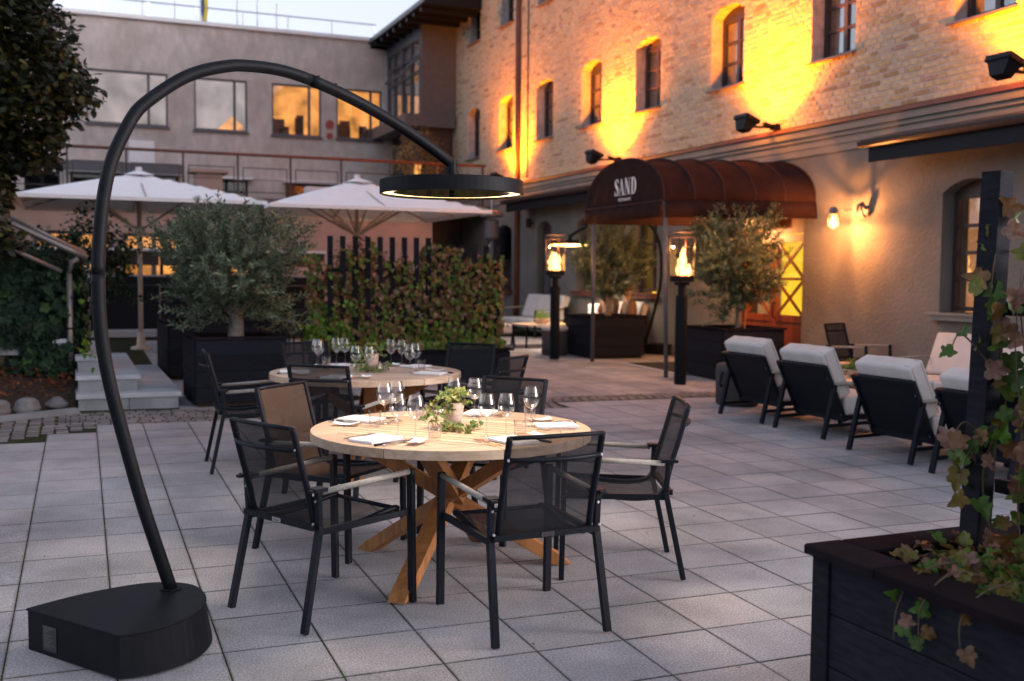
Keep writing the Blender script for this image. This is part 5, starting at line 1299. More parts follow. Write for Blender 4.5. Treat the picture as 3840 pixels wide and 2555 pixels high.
dining_table(*TB, 'farther round teak dining table in front of the trellis', rz=.35)

# ================================================================== DINING CHAIRS
def dining_chair(sling, label):
    t = thing('dining_chair', label, 'chair', (0, 0, 0), 0, 'dark sling armchairs at the round tables')
    W1, W2, WB = .275, .245, .215
    prof = [(-.335, .872), (-.315, .80), (-.288, .70), (-.258, .60), (-.240, .53), (-.232, .49), (-.222, .455), (-.196, .425), (-.15, .408), (-.06, .402), (.05, .412), (.16, .430), (.235, .440), (.262, .434)]
    prof = [(p[0], p[1]) for p in catmull(prof, 3)]
    kb = next(i for i, p in enumerate(prof) if p[1] < .45)
    for nm, seg in (('backrest', prof[:kb + 1]), ('seat', prof[kb:])):
        b = MB(); P = []
        for (y, z) in seg:
            row = []
            for j in range(9):
                u = -1 + j / 4; bow = (1 - u * u)
                row.append((u * (WB - .004), y - (.014 * bow if nm == 'backrest' else 0), z - (.012 * bow if nm == 'seat' else 0)))
            P.append(row)
        b.grid(P); b.build(nm, sling, t, smooth=True)
    b = MB(); cols = []
    for s in (-1, 1):
        P3 = [(s * WB, y, z) for y, z in prof]
        b.tube(P3, .0145, 8)
    b.tube([(u * WB, -.335 - .010 * (1 - u * u), .868) for u in (-1, -.5, 0, .5, 1)], .010, 6); b.tube([(-WB, .260, .434), (WB, .260, .434)], .010, 6)
    b.build('sling_frame', m_black, t, smooth=True)
    for s in (-1, 1):
        b = MB(); b.beam((s * W1, .300, 0), (s * W1, .288, .625), .026, .036, up=(1, 0, 0)); b.build('front_leg', m_black, t, bevel=.004)
        b = MB(); b.beam((s * (W1 - .012), -.315, 0), (s * (W2 + .005), -.222, .44), .026, .034, up=(1, 0, 0)); b.beam((s * (W2 + .005), -.224, .43), (s * (W2 + .008), -.232, .595), .024, .028, up=(1, 0, 0)); b.build('rear_leg', m_black, t, bevel=.004)
        b = MB(); b.tube([(s * W1, .285, .612), (s * (W2 + .010), -.21, .588)], .0135, 10); b.build('armrest', m_rope, t, smooth=True)
        b = MB(); b.box(min(s * (W2 - .03), s * (W2 + .03)), max(s * (W2 - .03), s * (W2 + .03)), -.262, -.195, .592, .608); b.box(s * (W2 + .01) - .014, s * (W2 + .01) + .014, -.28, -.20, .592, .604); b.build('arm_bracket', m_black, t)
        b = MB(); b.beam((s * (W2 + .0), -.22, .415), (s * (W1 - .008), .295, .425), .018, .028); b.build('side_rail', m_black, t)
        for (y, z) in ((-.222, .55), (-.236, .455)):
            b = MB(); b.lathe([(0, 0), (.0065, 0), (.0065, .002), (0, .003)], 8); o = b.build('bolt', m_bolt, t); o.rotation_euler = (R_(75), 0, 0); o.location = (s * (W2 + .004), y - .020 - (.0), z)
        b = MB(); b.lathe([(0, 0), (.0065, 0), (.0065, .002), (0, .003)], 8); o = b.build('bolt', m_bolt, t); o.rotation_euler = (R_(75), 0, 0); o.location = (s * (WB + .001), -.325, .775)
    b = MB(); b.tube([(u * (WB - .0), -.315 - .055 * (1 - u * u), .775) for u in np.linspace(-1, 1, 11)], .0105, 8); b.build('back_bar', m_black, t, smooth=True)
    b = MB(); b.box(-W2, W2, -.258, -.232, .425, .450); b.build('rear_rail', m_black, t)
    pl = MB(); pl.box(-.030, .030, -.2605, -.2582, .4285, .4475); po = pl.build('name_plate', m_steel, t)
    text_mesh('Brafab', .0165, 'plate_lettering', m_frame, po, Matrix(((1, 0, 0, 0), (0, 0, -1, -.2607), (0, 1, 0, .4325), (0, 0, 0, 1))), .0001)
    return t
def face(dx, dy): return math.atan2(-dx, dy)
c0 = dining_chair(m_sling, ''); c1 = dining_chair(m_slingb, '')
def put_chair(src, x, y, d, label, used=set()):
    o = src if src.name not in used else copy_tree(src); used.add(src.name)
    o.location = (x, y, gz(x, y)); o.rotation_euler = (0, 0, face(*d)); o['label'] = label; return o
put_chair(c0, 1.83, 4.235, (-.03, 1), 'dark sling armchair nearest the camera, back turned, tucked to the front table')
put_chair(c0, 1.04, 4.70, (.894, .447), 'dark sling armchair at the left front of the front table, closest to the lamp base')
put_chair(c0, 2.62, 4.82, (-.925, .38), 'dark sling armchair seen from the side, right of the front table')
put_chair(c1, 1.30, 5.67, (.67, -.74), 'brown backed armchair at the far left of the front table')
put_chair(c0, 2.24, 5.71, (-.78, -.62), 'dark sling armchair on the far right side of the front table, facing us')
put_chair(c0, 1.69, 7.06, (.65, .76), 'dark armchair at the near left of the far table, back turned')
put_chair(c0, 1.23, 8.0, (.999, -.043), 'dark armchair at the left end of the far table in front of the big planter')
put_chair(c0, 2.78, 7.36, (-.65, .76), 'dark armchair at the near right of the far table')
put_chair(c0, 2.90, 8.16, (-.72, -.69), 'dark armchair on the far right of the far table by the trellis planter')
put_chair(c0, 1.91, 8.47, (.35, -.94), 'dark armchair behind the far table, facing us, beside the big planter')
put_chair(c0, 9.05, 10.42, (.30, -.95), 'dark armchair standing alone against the grey wall under the caged lamp')
put_chair(c0, 3.25, 15.6, (-.3, .95), 'dark armchair in the shade left of the trellis, back turned')
put_chair(c0, 2.9, 16.7, (.9, -.3), 'dark armchair in the deep shade behind the big olive')
t_ = thing('cafe_table', 'dark square cafe table in the shade between big olive and trellis', 'table', (3.35, 16.5, gz(3.3, 16.5)))
b = MB(); b.box(-.4, .4, -.4, .4, .70, .73); b.build('top', m_planter, t_)
for sx in (-.35, .35):
    for sy in (-.35, .35): b = MB(); b.box(sx - .02, sx + .02, sy - .02, sy + .02, 0, .70); b.build('leg', m_black, t_)

# ================================================================== TABLEWARE
def zT(c): return gz(*c) + .73
def wine_glass():
    b = MB(); b.lathe([(0, .0035), (.012, .004), (.033, .0015), (.0345, .0005), (.034, .0022), (.012, .006), (.0045, .012), (.0038, .03), (.0036, .085), (.0048, .095), (.016, .101), (.030, .113), (.0385, .130), (.0415, .148), (.0395, .172), (.034, .198), (.0305, .212)], 28)
    return b.mesh('wine_glass')
gme = wine_glass(); gme.materials.append(m_glass)
for p in gme.polygons: p.use_smooth = True
def tumbler_mesh():
    b = MB(); n = 36
    prof = [(0, .002, 0), (.026, .0, 0), (.029, .004, .5), (.0305, .04, 1), (.0325, .048, .2), (.034, .082, 0), (.0322, .082, 0), (.0305, .048, 0), (.028, .014, 0), (0, .012, 0)]
    rows = []
    for r, z, fl_ in prof:
        if r == 0: rows.append([len(b.v)]); b.v.append((0, 0, z)); continue
        rows.append(list(range(len(b.v), len(b.v) + n)))
        for k in range(n): a = 2 * pi * k / n; q = r * (1 - .045 * fl_ * (k % 3 == 0)); b.v.append((q * cos(a), q * sin(a), z))
    for A_, B_ in zip(rows, rows[1:]):
        for k in range(n):
            if len(A_) == 1: b.f.append((A_[0], B_[(k + 1) % n], B_[k]))
            elif len(B_) == 1: b.f.append((A_[k], A_[(k + 1) % n], B_[0]))
            else: b.f.append((A_[k], A_[(k + 1) % n], B_[(k + 1) % n], B_[k]))
    return b.mesh('tumbler')
tme = tumbler_mesh(); tme.materials.append(m_tumbler)
def napkin_mesh():
    b = MB()
    for k in range(4):
        z = .0032 * k; q = .004 * (k % 2); P = [[(-.105 + q + .21 * i / 8 - .0 , -.075 + q + .15 * j / 5, z + .0022 + .0012 * sin(i * 1.1 + k) * cos(j * 1.3 + k) + .001) for j in range(6)] for i in range(9)]
        b.grid(P)
        P2 = [[(p[0], p[1], z) for p in r_] for r_ in P]
        ed = [P[0][0], P[8][0], P[8][5], P[0][5]]; ring_t = [r_[0] for r_ in P] + [p for p in P[8][1:]] + [r_[5] for r_ in reversed(P[:-1])] + [p for p in reversed(P[0][1:-1])]
        n_ = len(ring_t); o = len(b.v); b.v += ring_t + [(p[0] * 1.008, p[1] * 1.008, z + .0004) for p in ring_t]; b.f += [(o + i, o + n_ + i, o + n_ + (i + 1) % n_, o + (i + 1) % n_) for i in range(n_)]
    return b.mesh('napkin')
nme = napkin_mesh(); nme.materials.append(m_linen)
def dish_mesh():
    b = MB(); P = []
    for i in range(11):
        u = -1 + i / 5; P.append([(u * .068, v * (.034 - .004 * u * u), .003 + .013 * abs(u) ** 2.6 + .006 * abs(v) ** 3) for v in (-1, -.6, -.2, .2, .6, 1)])
    b.grid(P); me = b.mesh('side_dish'); return me
dme = dish_mesh(); dme.materials.append(m_china)
def fork_mesh():
    b = MB(); L = .195
    b.beam((0, -.10, .003), (0, -.02, .004), .009, .002); b.beam((0, -.02, .004), (0, .035, .006), .006, .003); b.beam((0, .035, .006), (0, .055, .004), .018, .002)
    for k in range(4): b.beam((-.0085 + k * .0057, .054, .004), (-.0085 + k * .0057, .098, .007), .0032, .0015)
    b.add([(-.0065, -.102, .004), (.0065, -.102, .004), (.0045, -.05, .005), (-.0045, -.05, .005)], [(0, 1, 2, 3)])
    return b.mesh('fork')
fme = fork_mesh(); fme.materials.append(m_cut)
def knife_mesh():
    b = MB(); b.prism([(-.008, 0), (.007, 0), (.009, .05), (.007, .09), (-.004, .118), (-.008, .09)], .003, .0045); return b.mesh('knife_blade')
kme = knife_mesh(); kme.materials.append(m_cut)
def put(me, name, cat, x, y, z, rz, label, group):
    o = bpy.data.objects.new(name, me); COL.objects.link(o); o.location = (x, y, z); o.rotation_euler = (0, 0, rz); return tag(o, label, cat, group)
seat_names = {'A': ['the camera-side left chair', 'the chair nearest the camera', 'the right-hand chair', 'the far right chair', 'the brown chair'], 'B': ['the near left chair', 'the near right chair', 'the far right chair', 'the chair behind', 'the left chair']}
def setting(c, phi, who, tab, r=.53, nw=1.0, fork2=True):
    d = Vector((-cos(phi), -sin(phi))); rt = Vector((d.y, -d.x)); z = zT(c); base = Vector(c) + Vector((cos(phi), sin(phi))) * r; rz = math.atan2(d.y, d.x)
    nk = put(nme, 'napkin', 'napkin', base.x, base.y, z + .001, rz, 'folded white napkin laid for %s at the %s table' % (who, tab), 'folded napkins on the tables')
    for k, off in enumerate((.115, .145) if fork2 else (.12,)):
        p = base - rt * off + d * (.02 + .01 * k); put(fme, 'fork', 'fork', p.x, p.y, z + .0005, rz - pi / 2 + random.gauss(0, .06), '%s steel fork left of the napkin for %s, %s table' % ('inner' if k == 0 else 'outer', who, tab), 'forks on the tables')
    for k, off in enumerate((.115, .14)):
        p = base + rt * off + d * (-.03 + .02 * k); t = thing('knife', '%s for %s, %s table' % ('black handled knife beside the napkin' if k == 0 else 'steel knife outside the black handled one', who, tab), 'knife', (p.x, p.y, z + .001), rz - pi / 2 + random.gauss(0, .05), 'knives on the tables')
        bl = bpy.data.objects.new('blade', kme); COL.objects.link(bl); bl.parent = t
        b = MB(); b.bbox(-.0075, .0075, -.095, 0, .0, .009, .003); b.build('handle', m_black if k == 0 else m_cut, t)
    p = base + rt * .205 + d * .05; put(dme, 'side_dish', 'dish', p.x, p.y, z + .0005, rz + .35, 'curved white dish right of the napkin for %s, %s table' % (who, tab), 'small white dishes')
for k, ph in enumerate((210, 283, 345, 54, 131)): setting(TA, R_(ph), seat_names['A'][k], 'front', r=.545 if k < 3 else .56)
for k, ph in enumerate((232, 318, 28, 97, 170)): setting(TB, R_(ph), seat_names['B'][k], 'far', r=.53, fork2=False)
GA = [(1.49, 5.27, 'leftmost of the tall wine glasses on the front table'), (1.57, 5.33, 'tall wine glass just behind the leftmost one on the front table'), (1.435, 4.84, 'wine glass left of the pot, nearest the left front napkin'), (1.50, 4.765, 'wine glass immediately left of the trailing ivy'), (2.03, 5.37, 'tall wine glass directly behind and right of the pot'), (1.93, 5.42, 'wine glass half hidden behind the potted ivy'),
      (1.85, 4.73, 'wine glass in front, first to the right of the pot'), (1.95, 4.72, 'wine glass in front, second to the right of the pot'), (2.185, 4.95, 'rightmost wine glass on the front table')]
for x, y, lb in GA: put(gme, 'wine_glass', 'wine glass', x, y, zT((x, y)), random.random(), 'empty ' + lb, 'wine glasses on the front table')
for x, y, lb in ((1.42, 5.20, 'tumbler at the left of the front table behind the napkin'), (1.575, 4.70, 'tumbler standing in the trailing ivy in front of the pot'), (2.02, 4.71, 'tumbler right of the two front wine glasses'), (2.27, 5.16, 'tumbler behind the rightmost wine glass of the front table'), (1.72, 5.36, 'tumbler half hidden behind the potted ivy')):
    put(tme, 'tumbler', 'glass', x, y, zT((x, y)), random.random(), 'short fluted glass ' + lb, 'short fluted tumblers')
for k, (x, y) in enumerate(((1.76, 8.16), (1.75, 8.05), (1.93, 8.22), (2.0, 8.22), (1.9, 7.48), (1.99, 7.43), (2.33, 8.05), (2.40, 7.98), (2.33, 7.54), (2.41, 7.65))):
    put(gme, 'wine_glass', 'wine glass', x, y, zT((x, y)), 0, ['rear one of the leftmost pair of wine glasses on the far table', 'front one of the leftmost pair of wine glasses on the far table', 'third wine glass from the left on the far table', 'fourth wine glass from the left on the far table', 'wine glass in front of and left of the far table pot', 'wine glass directly in front of the far table pot', 'left one of the pair behind the pot on the far table', 'right one of the pair behind the pot on the far table', 'left one of the rightmost pair on the far table', 'right one of the rightmost pair on the far table'][k], 'wine glasses on the far table')
for k, (x, y) in enumerate(((1.81, 8.05), (1.78, 7.92), (2.12, 7.56), (2.46, 7.66))):
    put(tme, 'tumbler', 'glass', x, y, zT((x, y)), 0, 'short fluted tumbler on the far table, ' + ['farthest left, rear one', 'farthest left, front one', 'right beside the pot', 'beside the rightmost wine glasses'][k], 'short fluted tumblers')
def ivy_pot(c, label, seed, s=1.0, big=True):
    rr = random.Random(seed); t = thing('potted_ivy', label, 'potted plant', (c[0], c[1], zT(c)))
    b = MB(); b.lathe([(0, 0), (.052, 0), (.060, .012), (.060, .016), (.050, .014)], 28); b.build('saucer', m_terra, t, smooth=False)
    b = MB(); b.lathe([(0, .012), (.042, .012), (.053, .10), (.0545, .10), (.056, .128), (.050, .128), (.048, .105), (0, .105)], 32); b.build('pot', m_terra, t)
    vines = []; C_, N_, S_ = [], [], []
    def vine(pts, dens=.016, sz=(.018, .034)):
        pts = [Vector(p) for p in pts]; f = catmull3(pts, 6); vines.append(f)
        acc = 0
        for a, b2 in zip(f, f[1:]):
            acc += (b2 - a).length
            while acc > dens:
                acc -= dens; o = Vector((rr.gauss(0, .012), rr.gauss(0, .012), abs(rr.gauss(.004, .010)))); C_.append(b2 + o); N_.append((rr.gauss(0, .5), rr.gauss(-.5, .5), rr.gauss(.7, .4))); S_.append(rr.uniform(*sz))
    for k in range(20):
        a = rr.uniform(0, 6.28); r = rr.uniform(.03, .085); vine([(.01 * cos(a), .01 * sin(a), .11), (r * .5 * cos(a), r * .5 * sin(a), .15 + rr.uniform(0, .03)), (r * cos(a), r * sin(a), .15 - r * .3 + rr.uniform(-.01, .03))], .013)
    L_ = [[(-.03, -.02, .12), (-.08, -.03, .10), (-.11, -.04, .05), (-.12, -.07, .02)], [(-.03, 0, .12), (-.09, .02, .13), (-.13, 0, .08), (-.16, -.02, .03)], [(-.02, -.03, .12), (-.07, -.08, .06), (-.09, -.13, .012), (-.03, -.16, .010)],
          [(-.09, -.10, .02), (-.02, -.13, .015), (.06, -.14, .012), (.10, -.10, .02)], [(-.10, -.12, .012), (-.05, -.2, .01), (.0, -.24, .01)], [(.02, -.03, .12), (.06, -.05, .11), (.075, -.06, .09)], [(.05, -.13, .02), (.10, -.12, .035), (.115, -.06, .05)],
          [(-.04, 0, .13), (-.10, -.03, .13), (-.125, -.06, .09), (-.14, -.09, .04), (-.15, -.12, .015)], [(-.10, -.10, .012), (-.14, -.16, .012), (-.17, -.18, .01)]]
    for v in L_: vine(v, .0085 if big else .012)
    b = MB()
    for f in vines: b.tube([tuple(p) for p in f], .0014, 4, cap=False)
    b.build('stems', m_vine, t)
    leaf_parts(C_[:260], N_[:260], S_[:260], IVY, 'table', m_tableivy, t)
    return t
def catmull3(p, n=5):
    out = []
    for i in range(len(p) - 1):
        a, b, c, d = p[max(i - 1, 0)], p[i], p[i + 1], p[min(i + 2, len(p) - 1)]
        for k in range(n): t = k / n; out.append(.5 * (2 * b + (c - a) * t + (2 * a - 5 * b + 4 * c - d) * t * t + (-a + 3 * b - 3 * c + d) * t ** 3))
    return out + [p[-1]]
ivy_pot((1.80, 5.07), 'whitewashed clay pot of trailing ivy in the middle of the front table', 3)
ivy_pot((2.10, 7.78), 'whitewashed clay pot of ivy in the middle of the far table', 8, big=False)

# ================================================================== LOUNGE FURNITURE
def cushion(x0, x1, y0, y1, z0, z1, name, parent, mat4=None, mat=None):
    me = bpy.data.meshes.new(name); bm = bmesh.new(); bmesh.ops.create_cube(bm, size=1)
    for v in bm.verts: v.co = Vector(((x0 + x1) / 2 + v.co.x * (x1 - x0), (y0 + y1) / 2 + v.co.y * (y1 - y0), (z0 + z1) / 2 + v.co.z * (z1 - z0)))
    bmesh.ops.bevel(bm, geom=bm.edges[:], offset=.032, segments=4, profile=.62, affect='EDGES')
    bmesh.ops.subdivide_edges(bm, edges=[e for e in bm.edges if e.calc_length() > .15], cuts=4, use_grid_fill=True)
    for v in bm.verts:
        u = (v.co.x - (x0 + x1) / 2) / (x1 - x0) * 2; w_ = (v.co.y - (y0 + y1) / 2) / (y1 - y0) * 2; k_ = (v.co.z - (z0 + z1) / 2) / (z1 - z0) * 2
        if abs(k_) > .6: v.co.z += .016 * k_ * (1 - u * u) * (1 - w_ * w_) + .003 * sin(u * 9 + w_ * 5)
    if mat4 is not None: bmesh.ops.transform(bm, matrix=mat4, verts=bm.verts)
    bm.to_mesh(me); bm.free(); return link(me, name, mat or m_cushion, parent, smooth=True)
def lounge_chair(label):
    t = thing('lounge_chair', label, 'armchair', (0, 0, 0), 0, 'lounge chairs with cream cushions seen from behind'); W = .365
    for s in (-1, 1):
        b = MB(); b.beam((s * W, -.02, 0), (s * W, .10, .50), .032, .045, up=(1, 0, 0)); b.build('rear_leg', m_black, t, bevel=.004)
        b = MB(); b.beam((s * W, .78, 0), (s * W, .74, .50), .032, .045, up=(1, 0, 0)); b.build('front_leg', m_black, t, bevel=.004)
        b = MB(); b.tube([(s * W, .09, .505), (s * W, .76, .52)], .017, 8); b.build('armrest', m_rope, t, smooth=True)
        b = MB(); b.beam((s * W, .03, .12), (s * W, .76, .14), .02, .03); b.build('side_rail', m_black, t)
    tl = (R_(-37))
    MT = Matrix.Translation((0, -.02, .665)) @ Euler((R_(26), 0, 0)).to_matrix().to_4x4()
    b = MB(); b.box(-.335, .335, .012, .022, -.56, -.02, MT); b.build('back_panel', m_black, t)
    b = MB(); b.box(-.365, -.335, -.006, .034, -.575, 0, MT); b.box(.335, .365, -.006, .034, -.575, 0, MT); b.box(-.335, .335, -.008, .036, -.03, .004, MT); b.box(-.335, .335, -.004, .03, -.575, -.55, MT); b.build('back_frame', m_black, t, bevel=.003)
    for s in (-1, 1):
        for z in (-.12, -.5): b = MB(); b.lathe([(0, 0), (.007, 0), (.006, .003), (0, .004)], 8); o = b.build('bolt', m_bolt, t); o.matrix_local = MT @ Matrix.Translation((s * .35, -.006, z)) @ Euler((R_(90), 0, 0)).to_matrix().to_4x4()
    b = MB(); b.box(-.345, .345, .22, .78, .16, .20); b.build('seat_frame', m_black, t)
    cushion(-.325, .325, .038, .205, -.38, .105, 'back_cushion', t, MT)
    cushion(-.33, .33, .25, .84, .205, .375, 'seat_cushion', t)
    b = MB()
    for yy in (.070, .173):
        q = .034; cs = [(.325 - q, .105 - q, 0), (-.325 + q, .105 - q, pi / 2), (-.325 + q, -.38 + q, pi), (.325 - q, -.38 + q, 3 * pi / 2)]
        pts = [MT @ Vector((cx_ + q * cos(a0 + i * pi / 8), yy, cz_ + q * sin(a0 + i * pi / 8))) for cx_, cz_, a0 in cs for i in range(5)]
        b.tube(pts + [pts[0]], .0038, 5, cap=False)
    b.build('piping', m_seam, t)
    return t
l0 = lounge_chair(''); used = False
for x, y, a, lb in ((6.36, 9.02, -90, 'farthest cream cushioned lounge chair of the row, next to the dark pouf'), (6.35, 8.07, -90.5, 'second lounge chair of the row from the left, back turned'), (6.24, 6.87, -90, 'third lounge chair of the row, largest fully visible one'), (6.19, 5.86, -90, 'lounge chair at the right end of the row, half hidden by the trellis vine')):
    o = l0 if not used else copy_tree(l0); used = True; o.location = (x, y, gz(x, y)); o.rotation_euler = (0, 0, R_(a)); o['label'] = lb
def sofa(x, y, rz, L, label, nb=2):
    t = thing('sofa', label, 'sofa', (x, y, gz(x, y)), rz, None); w_ = L / nb
    for s in (-1, 1):
        for yy in (-.35, .35): b = MB(); b.beam((s * L / 2, yy, 0), (s * L / 2, yy * .95, .55 if yy > 0 else .62), .03, .04); b.build('leg', m_black, t)
        b = MB(); b.tube([(s * L / 2, -.36, .58), (s * L / 2, .36, .55)], .015, 8); b.build('armrest', m_rope, t, smooth=True)
    b = MB(); b.box(-L / 2, L / 2, -.36, .38, .17, .20); b.build('seat_frame', m_black, t)
    b = MB(); b.box(-L / 2, L / 2, -.40, -.37, .45, .62); b.build('back_rail', m_black, t)
    MT = Matrix.Translation((0, -.24, .36)) @ Euler((R_(20), 0, 0)).to_matrix().to_4x4()
    for k in range(nb):
        cushion(-L / 2 + k * w_ + .02, -L / 2 + (k + 1) * w_ - .01, -.08, .08, .0, .50, 'back_cushion', t, MT)
        cushion(-L / 2 + k * w_ + .02, -L / 2 + (k + 1) * w_ - .01, -.26, .40, .20, .36, 'seat_cushion', t)
    return t
sofa(9.05, 8.75, R_(88), 1.5, 'cream cushioned sofa against the wall behind the row of lounge chairs')
sofa(8.90, 20.2, R_(92), 1.75, 'cream two-cushion sofa in the far corner against the wall', 2)
sofa(9.10, 17.25, R_(90), 1.6, 'cream sofa behind the slim olive where two people sit', 2)
# lounge seat poking out behind the trellis
t = thing('lounge_footstool', 'low cream cushioned lounge seat beside the right end of the trellis', 'footstool', (6.85, 17.6, gz(6.8, 17.6)), R_(0))
b = MB(); b.box(-.42, .42, -.38, .38, .22, .25); b.build('seat_frame', m_black, t)
for sx in (-1, 1):
    for sy in (-1, 1): b = MB(); b.beam((sx * .42, sy * .36, 0), (sx * .38, sy * .34, .40), .03); b.build('leg', m_black, t)
cushion(-.38, .38, -.36, .36, .25, .42, 'seat_cushion', t)
def low_table(x, y, rz, w_, d_, h, label, mat=None):
    t = thing('coffee_table', label, 'table', (x, y, gz(x, y)), rz); n_ = int(d_ / .09)
    for k in range(n_): b = MB(); b.bbox(-w_ / 2, w_ / 2, -d_ / 2 + k * d_ / n_, -d_ / 2 + (k + 1) * d_ / n_ - .004, h - .022, h, .003); b.build('top_board', mat or m_top, t)
    for sx in (-1, 1):
        for sy in (-1, 1): b = MB(); b.beam((sx * (w_ / 2 - .03), sy * (d_ / 2 - .03), 0), (sx * (w_ / 2 - .06), sy * (d_ / 2 - .06), h - .022), .028); b.build('leg', m_black, t)
    return t
low_table(7.95, 17.6, .0, .95, .75, .42, 'low wooden coffee table with a flower bowl in the far sofa group')
low_table(7.75, 8.75, .0, .7, .95, .40, 'low light topped table behind the lounge chairs')
low_table(8.75, 9.95, .1, .55, .55, .44, 'small wooden side table beside the lone chair at the wall')
def bowl(x, y, z, label, seed, s=1):
    t = thing('planted_bowl', label, 'potted plant', (x, y, z)); b = MB(); b.lathe([(0, 0), (.10 * s, 0), (.17 * s, .09 * s), (.165 * s, .10 * s), (0, .08 * s)], 20); b.build('bowl', m_terra, t)
    g5 = np.random.default_rng(seed); n = 420; P_ = g5.normal(0, 1, (n, 3)); P_ /= np.linalg.norm(P_, axis=1, keepdims=True); P_[:, 2] = abs(P_[:, 2])
    leaves('plant', P_ * g5.uniform(.4, 1, (n, 1)) * [.20 * s, .20 * s, .16 * s] + [0, 0, .09 * s], P_ + g5.normal(0, .5, (n, 3)), g5.uniform(.02, .045, n), BROAD, m_greenivy, t)
bowl(7.95, 17.55, gz(7.9, 17.5) + .42, 'shallow bowl of green plants on the far coffee table', 4)
bowl(7.85, 9.05, gz(7.8, 9) + .40, 'small green plant on the low table behind the lounge chairs', 5, .8)
t = thing('pouf', 'dark fabric pouf standing left of the farthest lounge chair', 'pouf', (6.95, 9.95, gz(6.9, 9.9)))
b = MB(); b.lathe([(0, 0), (.22, 0), (.245, .03), (.25, .40), (.235, .46), (.20, .47), (0, .475)], 28); b.build('body', m_cloth2, t, smooth=True)
b = MB(); b.tube([(-.20, -.05, .42), (-.27, -.07, .36), (-.29, -.07, .26), (-.25, -.05, .22)], .012, 5); b.build('strap', m_black, t)
t = thing('stool', 'dark round stool left of the planter under the canopy', 'stool', (7.46, 15.95, gz(7.5, 16)))
b = MB(); b.lathe([(0, 0), (.20, 0), (.22, .03), (.22, .40), (0, .41)], 24); b.build('body', m_cloth2, t, smooth=True)
b = MB(); b.lathe([(0, .41), (.22, .41), (.23, .45), (.19, .49), (0, .50)], 24); b.build('cushion', m_cushion, t, smooth=True)
# box speaker against the wall
# candle glass on the far table
t = thing('candle_glass', 'glowing glass on the far coffee table left of the slim olive planter', 'candle', (8.20, 17.25, gz(8.2, 17.2) + .42))
b = MB(); b.lathe([(0, 0), (.03, 0), (.035, .09), (.033, .09), (.028, .005), (0, .005)], 14); b.build('glass', m_glass, t)
b = MB(); b.lathe([(0, .01), (.014, .015), (.008, .045), (0, .055)], 8); b.build('flame', m_flame, t)

